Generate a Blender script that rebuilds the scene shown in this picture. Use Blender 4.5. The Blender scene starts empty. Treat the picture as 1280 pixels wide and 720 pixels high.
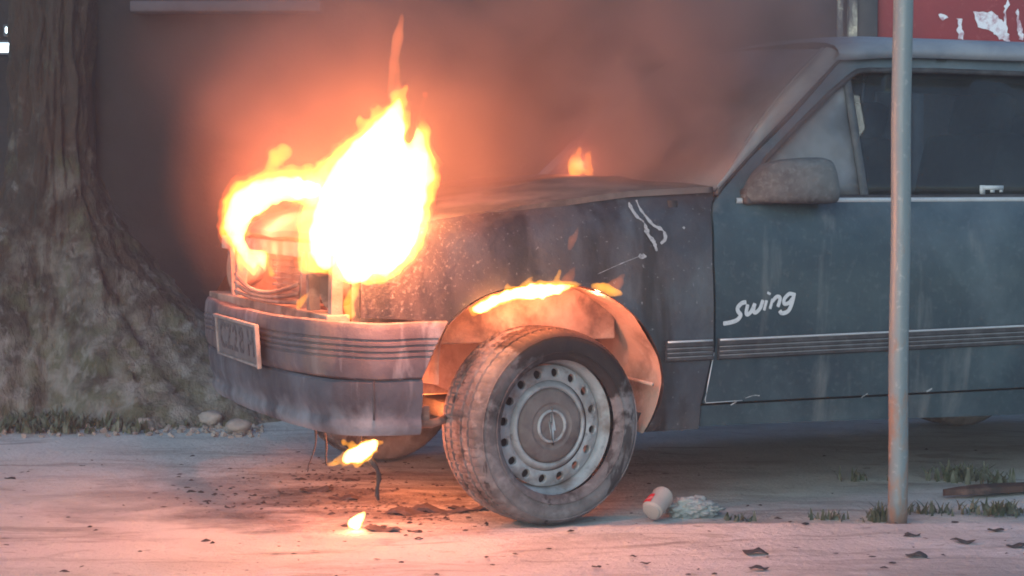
import bpy, bmesh, math, random
from math import sin, cos, pi, radians as R, sqrt, exp
from mathutils import Vector, Matrix, noise
from mathutils.geometry import delaunay_2d_cdt, intersect_point_line

# ------------------------------------------------------------------ camera, world, sun, exposure
S = bpy.context.scene
COL = S.collection
HC, FPX, PITCH, D0, AL = 1.0, 2400.0, R(3.1), 5.58, R(23)
cd = bpy.data.cameras.new('camera')
cam = bpy.data.objects.new('camera', cd)
COL.objects.link(cam)
cd.sensor_width = 36
cd.lens = 36 * FPX / 1280
cd.clip_end = 500
cam.location = (0, 0, HC)
cam.rotation_euler = (R(90) - PITCH, 0, 0)
cd.dof.use_dof = False
S.camera = cam

w = bpy.data.worlds.new('World')
S.world = w
w.use_nodes = True
nt = w.node_tree
nt.nodes.clear()
sky = nt.nodes.new('ShaderNodeTexSky')
sky.sky_type = 'NISHITA'
sky.sun_disc = False
SUN_EL, SUN_ROT = R(19), R(196)
sky.sun_elevation = SUN_EL
sky.sun_rotation = SUN_ROT
sky.air_density = 1.3
sky.dust_density = .4
sky.ozone_density = 4.5
bgn = nt.nodes.new('ShaderNodeBackground')
bgn.inputs['Strength'].default_value = 0.14
wo = nt.nodes.new('ShaderNodeOutputWorld')
nt.links.new(sky.outputs[0], bgn.inputs[0])
nt.links.new(bgn.outputs[0], wo.inputs[0])

sl = bpy.data.lights.new('sun', 'SUN')
sl.energy = 1.25
sl.angle = R(40)
sl.color = (0.90, 1.0, 0.93)
so = bpy.data.objects.new('sun', sl)
COL.objects.link(so)
# sun direction: rotation measured like the sky texture (0 = +Y, clockwise)
sd = Vector((sin(SUN_ROT) * cos(SUN_EL), cos(SUN_ROT) * cos(SUN_EL), sin(SUN_EL)))
so.rotation_euler = sd.to_track_quat('Z', 'Y').to_euler()
so.location = (0, -3, 6)

S.view_settings.view_transform = 'Standard'
S.view_settings.look = 'None'
S.view_settings.gamma = 1
S.view_settings.exposure = 0.45
S.render.engine = 'CYCLES'
S.cycles.use_denoising = True
S.cycles.filter_width = 1.8
S.cycles.volume_bounces = 1
S.cycles.max_bounces = 8
S.cycles.transparent_max_bounces = 24
S.cycles.sample_clamp_indirect = 1.0
S.cycles.volume_step_rate = 3
S.cycles.volume_preview_step_rate = 3
S.cycles.volume_max_steps = 128

rnd = random.Random(7)

# ------------------------------------------------------------------ helpers
def at(px, py, Y):
    """world point on the plane y = Y seen from where the photographer stood"""
    x = (px - 640) / FPX; y = (360 - py) / FPX
    r = Vector((x, cos(PITCH) + y * sin(PITCH), -sin(PITCH) + y * cos(PITCH)))
    return Vector((0, 0, HC)) + r * (Y / r.y)

def ground_at(px, py, z=0.0):
    x = (px - 640) / FPX; y = (360 - py) / FPX
    r = Vector((x, cos(PITCH) + y * sin(PITCH), -sin(PITCH) + y * cos(PITCH)))
    return Vector((0, 0, HC)) + r * ((z - HC) / r.z)

def mk(name, verts, faces, mat=None, parent=None, smooth=True):
    me = bpy.data.meshes.new(name)
    me.from_pydata([tuple(v) for v in verts], [], faces)
    me.validate()
    if smooth:
        me.shade_smooth()
    if mat:
        me.materials.append(mat)
    o = bpy.data.objects.new(name, me)
    COL.objects.link(o)
    if parent:
        o.parent = parent
    return o

def tag(o, label=None, cat=None, group=None, kind=None):
    if label: o['label'] = label
    if cat: o['category'] = cat
    if group: o['group'] = group
    if kind: o['kind'] = kind
    return o

def empty(name, loc=(0, 0, 0), rz=0):
    o = bpy.data.objects.new(name, None)
    o.empty_display_size = .1
    o.location = loc
    o.rotation_euler = (0, 0, rz)
    COL.objects.link(o)
    return o

class MB:
    def __init__(s): s.v = []; s.f = []
    def add(s, vs, fs):
        b = len(s.v); s.v += [Vector(p) for p in vs]; s.f += [tuple(b + i for i in f) for f in fs]
        return s
    def grid(s, rows, closed_u=False, closed_v=False, flip=False):
        n, m = len(rows), len(rows[0]); fs = []
        for i in range(n if closed_v else n - 1):
            for j in range(m if closed_u else m - 1):
                a = i * m + j; b = i * m + (j + 1) % m
                c = ((i + 1) % n) * m + (j + 1) % m; d = ((i + 1) % n) * m + j
                fs.append((d, c, b, a) if flip else (a, b, c, d))
        return s.add([p for r in rows for p in r], fs)
    def box(s, c, d, rot=None, bev=0.0):
        c = Vector(c); hx, hy, hz = d[0] / 2, d[1] / 2, d[2] / 2
        if bev > 0:
            bm = bmesh.new(); bmesh.ops.create_cube(bm, size=1)
            for v in bm.verts: v.co = Vector((v.co.x * d[0], v.co.y * d[1], v.co.z * d[2]))
            bmesh.ops.bevel(bm, geom=bm.edges[:], offset=bev, segments=2, profile=.6, affect='EDGES')
            bm.verts.index_update()
            vs = [v.co.copy() for v in bm.verts]; fs = [tuple(v.index for v in f.verts) for f in bm.faces]; bm.free()
        else:
            vs = [Vector((x, y, z)) for x in (-hx, hx) for y in (-hy, hy) for z in (-hz, hz)]
            fs = [(0, 1, 3, 2), (4, 6, 7, 5), (0, 4, 5, 1), (2, 3, 7, 6), (0, 2, 6, 4), (1, 5, 7, 3)]
        if rot is not None: vs = [rot @ v for v in vs]
        return s.add([v + c for v in vs], fs)
    def tube(s, pts, rad, n=10, cap=True):
        pts = [Vector(p) for p in pts]; rows = []
        rads = rad if isinstance(rad, (list, tuple)) else [rad] * len(pts)
        ref = None
        for i, p in enumerate(pts):
            t = (pts[min(i + 1, len(pts) - 1)] - pts[max(i - 1, 0)]).normalized()
            if ref is None:
                ref = t.orthogonal().normalized()
            ref = (ref - t * ref.dot(t)).normalized()
            b = t.cross(ref)
            rows.append([p + (ref * cos(2 * pi * k / n) + b * sin(2 * pi * k / n)) * rads[i] for k in range(n)])
        base = len(s.v)
        s.grid(rows, closed_u=True)
        if cap:
            s.f.append(tuple(base + k for k in range(n))[::-1])
            s.f.append(tuple(base + (len(pts) - 1) * n + k for k in range(n)))
        return s
    def build(s, name, mat=None, parent=None, smooth=True):
        return mk(name, s.v, s.f, mat, parent, smooth)

def autosmooth(o, ang=35):
    me = o.data
    me.shade_smooth()
    bm = bmesh.new(); bm.from_mesh(me)
    bmesh.ops.recalc_face_normals(bm, faces=bm.faces[:])
    for e in bm.edges:
        if len(e.link_faces) == 2 and e.calc_face_angle(0) > R(ang):
            e.smooth = False
    bm.to_mesh(me); bm.free()
    return o

def lerp(a, b, t): return a + (b - a) * t
def sst(a, b, x):
    t = min(1, max(0, (x - a) / (b - a))); return t * t * (3 - 2 * t)
def interp(pts, x):
    if x <= pts[0][0]: return pts[0][1]
    for (a, b), (c, d) in zip(pts, pts[1:]):
        if x <= c: return b + (d - b) * (x - a) / (c - a)
    return pts[-1][1]
def spline(pts, n=8, closed=False):
    """Catmull-Rom through points"""
    P = [Vector(p) for p in pts]; out = []; m = len(P)
    for i in range(m if closed else m - 1):
        p0 = P[(i - 1) % m] if closed or i > 0 else P[0]
        p1 = P[i]; p2 = P[(i + 1) % m]
        p3 = P[(i + 2) % m] if closed or i + 2 < m else P[-1]
        for k in range(n):
            t = k / n
            out.append(.5 * ((2 * p1) + (p2 - p0) * t + (2 * p0 - 5 * p1 + 4 * p2 - p3) * t * t + (3 * p1 - p0 - 3 * p2 + p3) * t ** 3))
    if not closed: out.append(P[-1])
    return out
def inside(poly, x, y):
    c = False; n = len(poly); j = n - 1
    for i in range(n):
        xi, yi = poly[i][0], poly[i][1]; xj, yj = poly[j][0], poly[j][1]
        if (yi > y) != (yj > y) and x < (xj - xi) * (y - yi) / (yj - yi) + xi: c = not c
        j = i
    return c
def densify(poly, step):
    out = []
    for i, p in enumerate(poly):
        q = poly[(i + 1) % len(poly)]
        n = max(1, int(math.hypot(q[0] - p[0], q[1] - p[1]) / step))
        for k in range(n): out.append((lerp(p[0], q[0], k / n), lerp(p[1], q[1], k / n)))
    return out
def sheet(outline, fun, holes=(), res=.04, flange=.0, fdir=None):
    """a sheet cut to an outline in (a, b), carried to 3D by fun(a, b), its edges turned in by flange"""
    loops = [densify(outline, res * .6)] + [densify(h, res * .6) for h in holes]
    pts = []; edges = []
    for L in loops:
        b = len(pts); pts += L; edges += [(b + i, b + (i + 1) % len(L)) for i in range(len(L))]
    xs = [p[0] for p in outline]; ys = [p[1] for p in outline]
    a = min(xs) + res / 2
    bpts = list(pts)
    while a < max(xs):
        b = min(ys) + res / 2
        while b < max(ys):
            if inside(loops[0], a, b) and not any(inside(h, a, b) for h in loops[1:]) and \
               min((p[0] - a) ** 2 + (p[1] - b) ** 2 for p in bpts) > (res * .45) ** 2:
                pts.append((a, b))
            b += res
        a += res
    vo, eo, fo, _, _, _ = delaunay_2d_cdt([Vector(p) for p in pts], edges, [], 0, 1e-6)
    F = []
    for f in fo:
        cx = sum(vo[i].x for i in f) / 3; cy = sum(vo[i].y for i in f) / 3
        if inside(loops[0], cx, cy) and not any(inside(h, cx, cy) for h in loops[1:]): F.append(tuple(f))
    V = [Vector(fun(p.x, p.y)) for p in vo]
    if flange:
        cnt = {}
        for f in F:
            for i in range(3):
                e = (f[i], f[(i + 1) % 3]); cnt[tuple(sorted(e))] = cnt.get(tuple(sorted(e)), []) + [e]
        m = {}
        for k, es in list(cnt.items()):
            if len(es) == 1:
                a_, b_ = es[0]
                for i in (a_, b_):
                    if i not in m:
                        m[i] = len(V); V.append(V[i] + Vector(fdir) * flange)
                F.append((b_, a_, m[a_], m[b_]))
    return V, F

# ------------------------------------------------------------------ materials
def new_mat(name):
    m = bpy.data.materials.new(name); m.use_nodes = True
    m.node_tree.nodes.clear()
    return m, m.node_tree, m.node_tree.nodes, m.node_tree.links
def surf(name, base, layers=(), rough=.7, metallic=0.0, bump=(0, 0), spec=.5, rough_var=0.0, bump2=None, coat=0.0):
    """base colour with layers of noise-masked colours.
    layer: dict(col, scale, lo, hi, amt, stretch=(x,y,z), detail, axis=(i, a, b))"""
    m, t, N, L = new_mat(name)
    out = N.new('ShaderNodeOutputMaterial'); b = N.new('ShaderNodeBsdfPrincipled')
    L.new(b.outputs[0], out.inputs['Surface'])
    tc = N.new('ShaderNodeTexCoord')
    col = N.new('ShaderNodeRGB'); col.outputs[0].default_value = (*base, 1)
    cur = col.outputs[0]
    for la in layers:
        mp = N.new('ShaderNodeMapping'); mp.inputs['Scale'].default_value = la.get('stretch', (1, 1, 1))
        mp.inputs['Location'].default_value = la.get('off', (0, 0, 0))
        L.new(tc.outputs['Object'], mp.inputs[0])
        no = N.new('ShaderNodeTexNoise'); no.inputs['Scale'].default_value = la['scale']
        no.inputs['Detail'].default_value = la.get('detail', 6); no.inputs['Roughness'].default_value = la.get('nrough', .6)
        no.inputs['Distortion'].default_value = la.get('dist', .3)
        L.new(mp.outputs[0], no.inputs['Vector'])
        mr = N.new('ShaderNodeMapRange'); mr.inputs[1].default_value = la['lo']; mr.inputs[2].default_value = la['hi']
        mr.inputs[3].default_value = 0; mr.inputs[4].default_value = la.get('amt', 1)
        src = no.outputs['Fac']
        if 'axis' in la:           # a worn/burnt/dusty zone of the thing: shifts the noise along one axis of the object
            i, a, c, g = la['axis']
            sp = N.new('ShaderNodeSeparateXYZ'); L.new(tc.outputs['Object'], sp.inputs[0])
            ar = N.new('ShaderNodeMapRange'); ar.inputs[1].default_value = a; ar.inputs[2].default_value = c
            ar.inputs[3].default_value = -g; ar.inputs[4].default_value = g
            L.new(sp.outputs[i], ar.inputs[0])
            ad = N.new('ShaderNodeMath'); ad.operation = 'ADD'
            L.new(src, ad.inputs[0]); L.new(ar.outputs[0], ad.inputs[1]); src = ad.outputs[0]
        if 'sphere' in la:         # (centre, radius, gain): a patch of its own shape
            cc, rr, g = la['sphere']
            vm = N.new('ShaderNodeVectorMath'); vm.operation = 'DISTANCE'
            L.new(tc.outputs['Object'], vm.inputs[0]); vm.inputs[1].default_value = cc
            ar = N.new('ShaderNodeMapRange'); ar.inputs[1].default_value = 0; ar.inputs[2].default_value = rr
            ar.inputs[3].default_value = g; ar.inputs[4].default_value = -g
            L.new(vm.outputs['Value'], ar.inputs[0])
            ad = N.new('ShaderNodeMath'); ad.operation = 'ADD'
            L.new(src, ad.inputs[0]); L.new(ar.outputs[0], ad.inputs[1]); src = ad.outputs[0]
        L.new(src, mr.inputs[0])
        mx = N.new('ShaderNodeMix'); mx.data_type = 'RGBA'
        L.new(mr.outputs[0], mx.inputs[0]); L.new(cur, mx.inputs[6]); mx.inputs[7].default_value = (*la['col'], 1)
        cur = mx.outputs[2]
    L.new(cur, b.inputs['Base Color'])
    b.inputs['Roughness'].default_value = rough; b.inputs['Metallic'].default_value = metallic
    b.inputs['Specular IOR Level'].default_value = spec
    b.inputs['Coat Weight'].default_value = coat; b.inputs['Coat Roughness'].default_value = .25
    if rough_var:
        no = N.new('ShaderNodeTexNoise'); no.inputs['Scale'].default_value = 14; L.new(tc.outputs['Object'], no.inputs['Vector'])
        mr = N.new('ShaderNodeMapRange'); mr.inputs[1].default_value = .3; mr.inputs[2].default_value = .7
        mr.inputs[3].default_value = max(0, rough - rough_var); mr.inputs[4].default_value = min(1, rough + rough_var)
        L.new(no.outputs['Fac'], mr.inputs[0]); L.new(mr.outputs[0], b.inputs['Roughness'])
    if bump[1]:
        no = N.new('ShaderNodeTexNoise'); no.inputs['Scale'].default_value = bump[0]; no.inputs['Detail'].default_value = 8
        no.inputs['Roughness'].default_value = .65
        if bump2:
            mp = N.new('ShaderNodeMapping'); mp.inputs['Scale'].default_value = bump2
            L.new(tc.outputs['Object'], mp.inputs[0]); L.new(mp.outputs[0], no.inputs['Vector'])
        else:
            L.new(tc.outputs['Object'], no.inputs['Vector'])
        bp = N.new('ShaderNodeBump'); bp.inputs['Strength'].default_value = 1; bp.inputs['Distance'].default_value = bump[1]
        L.new(no.outputs['Fac'], bp.inputs['Height']); L.new(bp.outputs[0], b.inputs['Normal'])
    return m
def fire_mat(name, rgb, power, absorb=0.0):
    """glowing gas: light given off per metre of flame"""
    m, t, N, L = new_mat(name)
    out = N.new('ShaderNodeOutputMaterial'); e = N.new('ShaderNodeEmission')
    e.inputs[0].default_value = (*rgb, 1); e.inputs[1].default_value = power
    L.new(e.outputs[0], out.inputs['Volume'])
    return m
def glass_mat(name, dust, dcol, tint=(.55, .6, .62), scale=5, rough=.06):
    m, t, N, L = new_mat(name)
    out = N.new('ShaderNodeOutputMaterial')
    tr = N.new('ShaderNodeBsdfTransparent'); tr.inputs[0].default_value = (*tint, 1)
    gl = N.new('ShaderNodeBsdfGlossy'); gl.inputs[0].default_value = (1, 1, 1, 1); gl.inputs['Roughness'].default_value = rough
    fr = N.new('ShaderNodeFresnel'); fr.inputs[0].default_value = 1.5
    a = N.new('ShaderNodeMixShader'); L.new(fr.outputs[0], a.inputs[0]); L.new(tr.outputs[0], a.inputs[1]); L.new(gl.outputs[0], a.inputs[2])
    df = N.new('ShaderNodeBsdfDiffuse'); df.inputs[0].default_value = (*dcol, 1)
    no = N.new('ShaderNodeTexNoise'); no.inputs['Scale'].default_value = scale; no.inputs['Detail'].default_value = 8
    tc = N.new('ShaderNodeTexCoord'); L.new(tc.outputs['Object'], no.inputs['Vector'])
    mr = N.new('ShaderNodeMapRange'); mr.inputs[1].default_value = .3; mr.inputs[2].default_value = .7
    mr.inputs[3].default_value = dust * .6; mr.inputs[4].default_value = min(1, dust * 1.4)
    L.new(no.outputs['Fac'], mr.inputs[0])
    x = N.new('ShaderNodeMixShader'); L.new(mr.outputs[0], x.inputs[0]); L.new(a.outputs[0], x.inputs[1]); L.new(df.outputs[0], x.inputs[2])
    L.new(x.outputs[0], out.inputs[0])
    return m

DUST = (.40, .38, .37)
M = {}
M['paint'] = surf('dusty_blue_grey_paint', (.012, .031, .045), [
    dict(col=(.185, .24, .262), scale=1.6, lo=.50, hi=.75, amt=.6, axis=(2, .72, .96, .14), detail=7),
    dict(col=(.055, .095, .11), scale=3, lo=.35, hi=.75, amt=.75, detail=9),
    dict(col=(.26, .31, .35), scale=2.2, lo=.45, hi=1.0, amt=.45, axis=(2, .2, 1.5, .12)),
    dict(col=(.30, .31, .32), scale=55, lo=.55, hi=.8, amt=.16, detail=4),
    dict(col=(.30, .29, .28), scale=9, lo=.56, hi=.8, amt=.45, stretch=(1, 1, .16)),
], rough=.45, rough_var=.15, bump=(60, .0006), coat=.4)
M['door'] = M['paint']
M['burnt'] = surf('scorched_fender_paint', (.035, .042, .055), [
    dict(col=(.12, .14, .155), scale=4, lo=.4, hi=.75, amt=.7, detail=9),
    dict(col=(.13, .075, .055), scale=3.5, lo=.35, hi=.75, amt=.85, axis=(0, .45, -.5, .2), detail=9),
    dict(col=(.05, .035, .032), scale=5, lo=.40, hi=.72, amt=.75, axis=(0, .55, -.35, .06), detail=7, off=(3, 1, 2)),
    dict(col=(.34, .27, .23), scale=95, lo=.60, hi=.70, amt=.4, axis=(0, .1, -.55, .10), detail=5),  # specks denser towards the nose: glints of the fire, painted in
    dict(col=(.018, .013, .012), scale=7, lo=.46, hi=.60, amt=.85, stretch=(1, 1, .22), detail=9, off=(5, 1, 1)),
    dict(col=(.45, .43, .42), scale=80, lo=.66, hi=.72, amt=.35, detail=3),
], rough=.5, rough_var=.2, bump=(45, .003), coat=.25)
M['hood'] = surf('burnt_hood_metal', (.07, .055, .05), [
    dict(col=(.26, .19, .16), scale=4, lo=.4, hi=.7, amt=.8, detail=9),
    dict(col=(.04, .03, .028), scale=6, lo=.5, hi=.65, amt=.8, detail=9, off=(2, 5, 1)),
    dict(col=(.22, .19, .18), scale=3, lo=.5, hi=.8, amt=.8, axis=(0, -.2, .5, .2)),
], rough=.85, bump=(50, .003))
M['dusty'] = surf('ash_dusted_paint', (.12, .13, .15), [
    dict(col=(.42, .40, .39), scale=3, lo=.25, hi=.6, amt=.85, detail=9),
    dict(col=(.30, .32, .34), scale=30, lo=.5, hi=.7, amt=.4),
], rough=.8, bump=(80, .0008))
M['roof'] = surf('dusty_roof_paint', (.10, .13, .17), [
    dict(col=(.36, .38, .41), scale=3, lo=.25, hi=.65, amt=.85, detail=9),
], rough=.6, bump=(80, .0006))
M['bumper'] = surf('scorched_grey_bumper_plastic', (.085, .07, .08), [
    dict(col=(.20, .17, .185), scale=4, lo=.4, hi=.7, amt=.8, detail=9),
    dict(col=(.07, .05, .055), scale=9, lo=.55, hi=.7, amt=.7, detail=9, stretch=(1, 1, .4)),
    dict(col=(.50, .48, .50), scale=16, lo=.56, hi=.75, amt=.6, stretch=(1, 1, .15)),
    dict(col=(.20, .14, .12), scale=5, lo=.5, hi=.62, amt=.7, off=(7, 3, 1)),
], rough=.6, rough_var=.15, bump=(40, .003), spec=.4)
M['apron'] = surf('sooty_blue_grey_apron', (.05, .055, .07), [
    dict(col=(.14, .15, .18), scale=4, lo=.38, hi=.7, amt=.8, detail=9),
    dict(col=(.045, .032, .036), scale=6, lo=.50, hi=.68, amt=.8, detail=9, stretch=(1, 1, .5)),
    dict(col=(.34, .36, .40), scale=5, lo=.48, hi=.74, amt=.6, axis=(2, .42, .30, .12), detail=9, stretch=(1, 1, .6)),
    dict(col=(.40, .40, .42), scale=18, lo=.60, hi=.77, amt=.5, stretch=(1, 1, .12)),
], rough=.55, rough_var=.15, bump=(40, .003), spec=.4)
M['rub'] = surf('black_dusty_trim', (.03, .03, .034), [dict(col=(.14, .14, .15), scale=20, lo=.4, hi=.8, amt=.5)], rough=.6, bump=(90, .0006))
M['chrome'] = surf('dull_bright_trim', (.55, .58, .60), [dict(col=(.38, .38, .38), scale=20, lo=.4, hi=.7, amt=.5)], rough=.45, metallic=.3)
M['rubber'] = surf('dusty_tyre_rubber', (.035, .032, .032), [
    dict(col=(.20, .19, .195), scale=6, lo=.34, hi=.6, amt=.9, detail=9),
    dict(col=(.28, .27, .275), scale=28, lo=.52, hi=.68, amt=.5, detail=6),
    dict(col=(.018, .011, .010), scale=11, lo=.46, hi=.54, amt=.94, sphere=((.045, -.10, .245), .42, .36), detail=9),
    dict(col=(.015, .012, .014), scale=14, lo=.60, hi=.64, amt=.8, stretch=(1, 1, .3), off=(1, 2, 8)),
], rough=.85, bump=(90, .002))
M['steel'] = surf('ashy_steel_wheel', (.19, .20, .21), [
    dict(col=(.46, .48, .50), scale=5, lo=.35, hi=.6, amt=.8, detail=8),
    dict(col=(.16, .11, .09), scale=8, lo=.52, hi=.66, amt=.8, off=(4, 1, 2), detail=8),
    dict(col=(.08, .07, .07), scale=30, lo=.58, hi=.7, amt=.6),
], rough=.6, metallic=.15, bump=(70, .0012))
M['cap'] = surf('sooty_wheel_cap', (.13, .105, .10), [
    dict(col=(.25, .22, .21), scale=9, lo=.4, hi=.7, amt=.7),
    dict(col=(.05, .035, .04), scale=14, lo=.5, hi=.65, amt=.6, off=(2, 2, 2)),
], rough=.7, bump=(60, .002))
M['liner'] = surf('ashy_wheel_arch_liner', (.46, .34, .28), [
    dict(col=(.13, .085, .07), scale=5, lo=.50, hi=.68, amt=.8, detail=9),
    dict(col=(.55, .46, .41), scale=30, lo=.55, hi=.72, amt=.5),
], rough=.9, bump=(30, .004))
M['burntmetal'] = surf('burnt_bay_metal', (.22, .15, .12), [
    dict(col=(.40, .33, .28), scale=7, lo=.45, hi=.65, amt=.8, detail=8),
    dict(col=(.05, .035, .03), scale=5, lo=.5, hi=.62, amt=.8, off=(1, 4, 2)),
], rough=.85, bump=(40, .004))
M['dark'] = surf('dark_underbody', (.03, .03, .032), [dict(col=(.09, .085, .085), scale=6, lo=.4, hi=.7, amt=.7)], rough=.9, bump=(30, .002))
M['cabin'] = surf('dark_cabin_cloth', (.022, .024, .028), [dict(col=(.05, .05, .055), scale=40, lo=.4, hi=.7, amt=.6)], rough=.95, bump=(120, .001))
M['mirror'] = surf('ash_covered_mirror_plastic', (.035, .042, .05), [
    dict(col=(.11, .125, .135), scale=9, lo=.35, hi=.6, amt=.85, axis=(2, .95, 1.09, .1), detail=9),
    dict(col=(.17, .19, .20), scale=60, lo=.5, hi=.7, amt=.45)], rough=.85, bump=(90, .0015))
M['glass'] = glass_mat('smoky_side_glass', .075, (.26, .32, .33), tint=(.34, .42, .46), scale=4)
M['qglass'] = glass_mat('dusty_quarter_glass', .55, (.34, .36, .38), scale=6)
M['wglass'] = glass_mat('ash_covered_windscreen', .8, (.38, .34, .33), scale=4, rough=.3)
M['barg'] = surf('grey_trim_line', (.17, .19, .20), [dict(col=(.24, .26, .28), scale=20, lo=.4, hi=.7, amt=.6)], rough=.7)
M['bard'] = surf('dark_window_bar', (.06, .07, .08), [dict(col=(.13, .145, .155), scale=20, lo=.4, hi=.7, amt=.6)], rough=.7)
M['mglass'] = surf('mirror_glass', (.4, .42, .45), [], rough=.1, metallic=1)
M['white'] = surf('faded_white_print', (.52, .55, .57), [dict(col=(.30, .33, .36), scale=60, lo=.5, hi=.7, amt=.6)], rough=.7)
M['plate'] = surf('ashy_number_plate', (.13, .115, .12), [dict(col=(.18, .165, .17), scale=14, lo=.4, hi=.65, amt=.8), dict(col=(.22, .18, .18), scale=25, lo=.55, hi=.7, amt=.7)], rough=.7, bump=(60, .001))
M['plateink'] = surf('faded_plate_lettering', (.05, .04, .045), [dict(col=(.16, .14, .15), scale=60, lo=.4, hi=.6, amt=.8)], rough=.8)
M['peel'] = surf('bare_peeled_paint', (.38, .39, .40), [dict(col=(.12, .13, .14), scale=70, lo=.5, hi=.65, amt=.7)], rough=.8)
M['pole'] = surf('weathered_galvanised_steel', (.17, .215, .23), [
    dict(col=(.15, .19, .21), scale=6, lo=.4, hi=.7, amt=.8, stretch=(1, 1, .15)),
    dict(col=(.26, .15, .10), scale=12, lo=.52, hi=.62, amt=.75, axis=(2, .9, .0, .13), detail=9, stretch=(1.6, 1.6, .5)),
    dict(col=(.34, .36, .36), scale=50, lo=.58, hi=.7, amt=.6)], rough=.5, metallic=.12, bump=(60, .0008), rough_var=.1)
M['bark'] = surf('ash_dusted_bark', (.05, .036, .028), [
    dict(col=(.24, .235, .21), scale=5, lo=.42, hi=.66, amt=.7, detail=10, axis=(2, 1.3, .0, .16)),
    dict(col=(.028, .024, .020), scale=6, lo=.48, hi=.62, amt=.75, detail=10, off=(3, 2, 1)),
    dict(col=(.09, .105, .055), scale=7, lo=.50, hi=.66, amt=.6, detail=8, off=(1, 7, 3), axis=(2, 1.2, .0, .1)),
    dict(col=(.30, .30, .29), scale=12, lo=.56, hi=.7, amt=.55, detail=8, off=(5, 0, 3), axis=(2, 1.3, .0, .12)),
], rough=.95, bump=(16, .05), bump2=(1.5, 1.5, .5))
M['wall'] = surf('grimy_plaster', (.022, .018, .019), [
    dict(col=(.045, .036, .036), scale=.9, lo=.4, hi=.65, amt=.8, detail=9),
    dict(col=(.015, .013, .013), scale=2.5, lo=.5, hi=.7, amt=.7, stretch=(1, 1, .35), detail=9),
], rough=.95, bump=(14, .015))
M['ledge'] = surf('grimy_concrete', (.13, .125, .14), [dict(col=(.08, .07, .08), scale=4, lo=.4, hi=.65, amt=.8)], rough=.9, bump=(30, .004))
M['red'] = surf('red_painted_sheet', (.26, .022, .035), [dict(col=(.17, .02, .03), scale=3, lo=.4, hi=.7, amt=.8), dict(col=(.38, .10, .11), scale=30, lo=.58, hi=.7, amt=.4)], rough=.55, bump=(30, .001))
M['blotch'] = surf('blotchy_white', (.75, .74, .80), [dict(col=(.40, .18, .24), scale=22, lo=.5, hi=.62, amt=.8)], rough=.8)
M['darkpost'] = surf('dark_painted_steel', (.03, .035, .045), [dict(col=(.07, .07, .08), scale=12, lo=.4, hi=.7, amt=.6)], rough=.6)
M['palepost'] = surf('peeling_pale_paint', (.40, .38, .32), [dict(col=(.07, .075, .09), scale=9, lo=.46, hi=.52, amt=.95, stretch=(1, 1, .5)), dict(col=(.75, .70, .55), scale=14, lo=.57, hi=.62, amt=.9)], rough=.7)
M['stone'] = surf('ash_dusted_stone', (.24, .21, .19), [dict(col=(.36, .33, .31), scale=12, lo=.4, hi=.65, amt=.8)], rough=.95, bump=(40, .008))
M['char'] = surf('charred_flakes', (.035, .030, .032), [dict(col=(.12, .11, .115), scale=30, lo=.5, hi=.7, amt=.6)], rough=.9, bump=(80, .002))
M['weed'] = surf('ash_dusted_weed', (.05, .065, .035), [dict(col=(.16, .17, .14), scale=20, lo=.42, hi=.62, amt=.7)], rough=.8)
M['rust'] = surf('rusty_dark_steel', (.075, .038, .028), [dict(col=(.025, .022, .024), scale=9, lo=.45, hi=.6, amt=.8), dict(col=(.22, .13, .10), scale=22, lo=.55, hi=.7, amt=.6)], rough=.8, bump=(60, .002))
M['can'] = surf('ashy_can_paint', (.38, .33, .30), [dict(col=(.35, .30, .27), scale=18, lo=.4, hi=.7, amt=.6)], rough=.6)
M['canred'] = surf('red_can_print', (.55, .02, .03), [dict(col=(.6, .5, .45), scale=30, lo=.55, hi=.65, amt=.6)], rough=.5)
M['bag'] = surf('dusty_plastic_bag', (.30, .325, .32), [dict(col=(.20, .23, .23), scale=14, lo=.4, hi=.65, amt=.8)], rough=.45, bump=(50, .004))

def ground_mat(name, tint, dark, pale, seed):
    return surf(name, tint, [
        dict(col=(.60, .59, .585), scale=1.5, lo=.35, hi=.65, amt=.85, detail=9, sphere=((-1.5, 4.6, 0), 2.6, .3)),
        dict(col=dark, scale=.9, lo=.46, hi=.62, amt=.8, detail=10, off=(seed, 0, 0)),
        dict(col=pale, scale=1.6, lo=.45, hi=.65, amt=.8, detail=10, off=(0, seed, 0)),
        dict(col=(.16, .14, .135), scale=3, lo=.55, hi=.66, amt=.55, detail=9, stretch=(.35, 1.6, 1), dist=1.6),
        dict(col=(.20, .18, .17), scale=1.3, lo=.50, hi=.60, amt=.5, detail=12, nrough=.75, stretch=(.5, 1.4, 1), off=(seed, 4, 0)),
        dict(col=(.10, .09, .09), scale=26, lo=.64, hi=.70, amt=.7, detail=6, stretch=(.6, 1.2, 1)),
        dict(col=(.10, .095, .095), scale=70, lo=.66, hi=.72, amt=.6, detail=3),
        dict(col=(.27, .29, .30), scale=5, lo=.40, hi=.6, amt=.7, detail=8, sphere=((-.92, 6.15, 0), .8, .25)),
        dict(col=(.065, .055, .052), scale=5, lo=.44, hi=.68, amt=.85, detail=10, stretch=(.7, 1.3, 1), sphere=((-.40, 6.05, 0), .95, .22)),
        dict(col=(.50, .48, .48), scale=120, lo=.56, hi=.68, amt=.4, detail=2),
    ], rough=.95, bump=(42, .022))
M['ground'] = ground_mat('ash_covered_earth', (.52, .56, .54), (.36, .385, .37), (.62, .65, .635), 3)
M['pave'] = ground_mat('ash_covered_pavement', (.60, .59, .585), (.46, .45, .445), (.68, .67, .67), 8)

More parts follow.
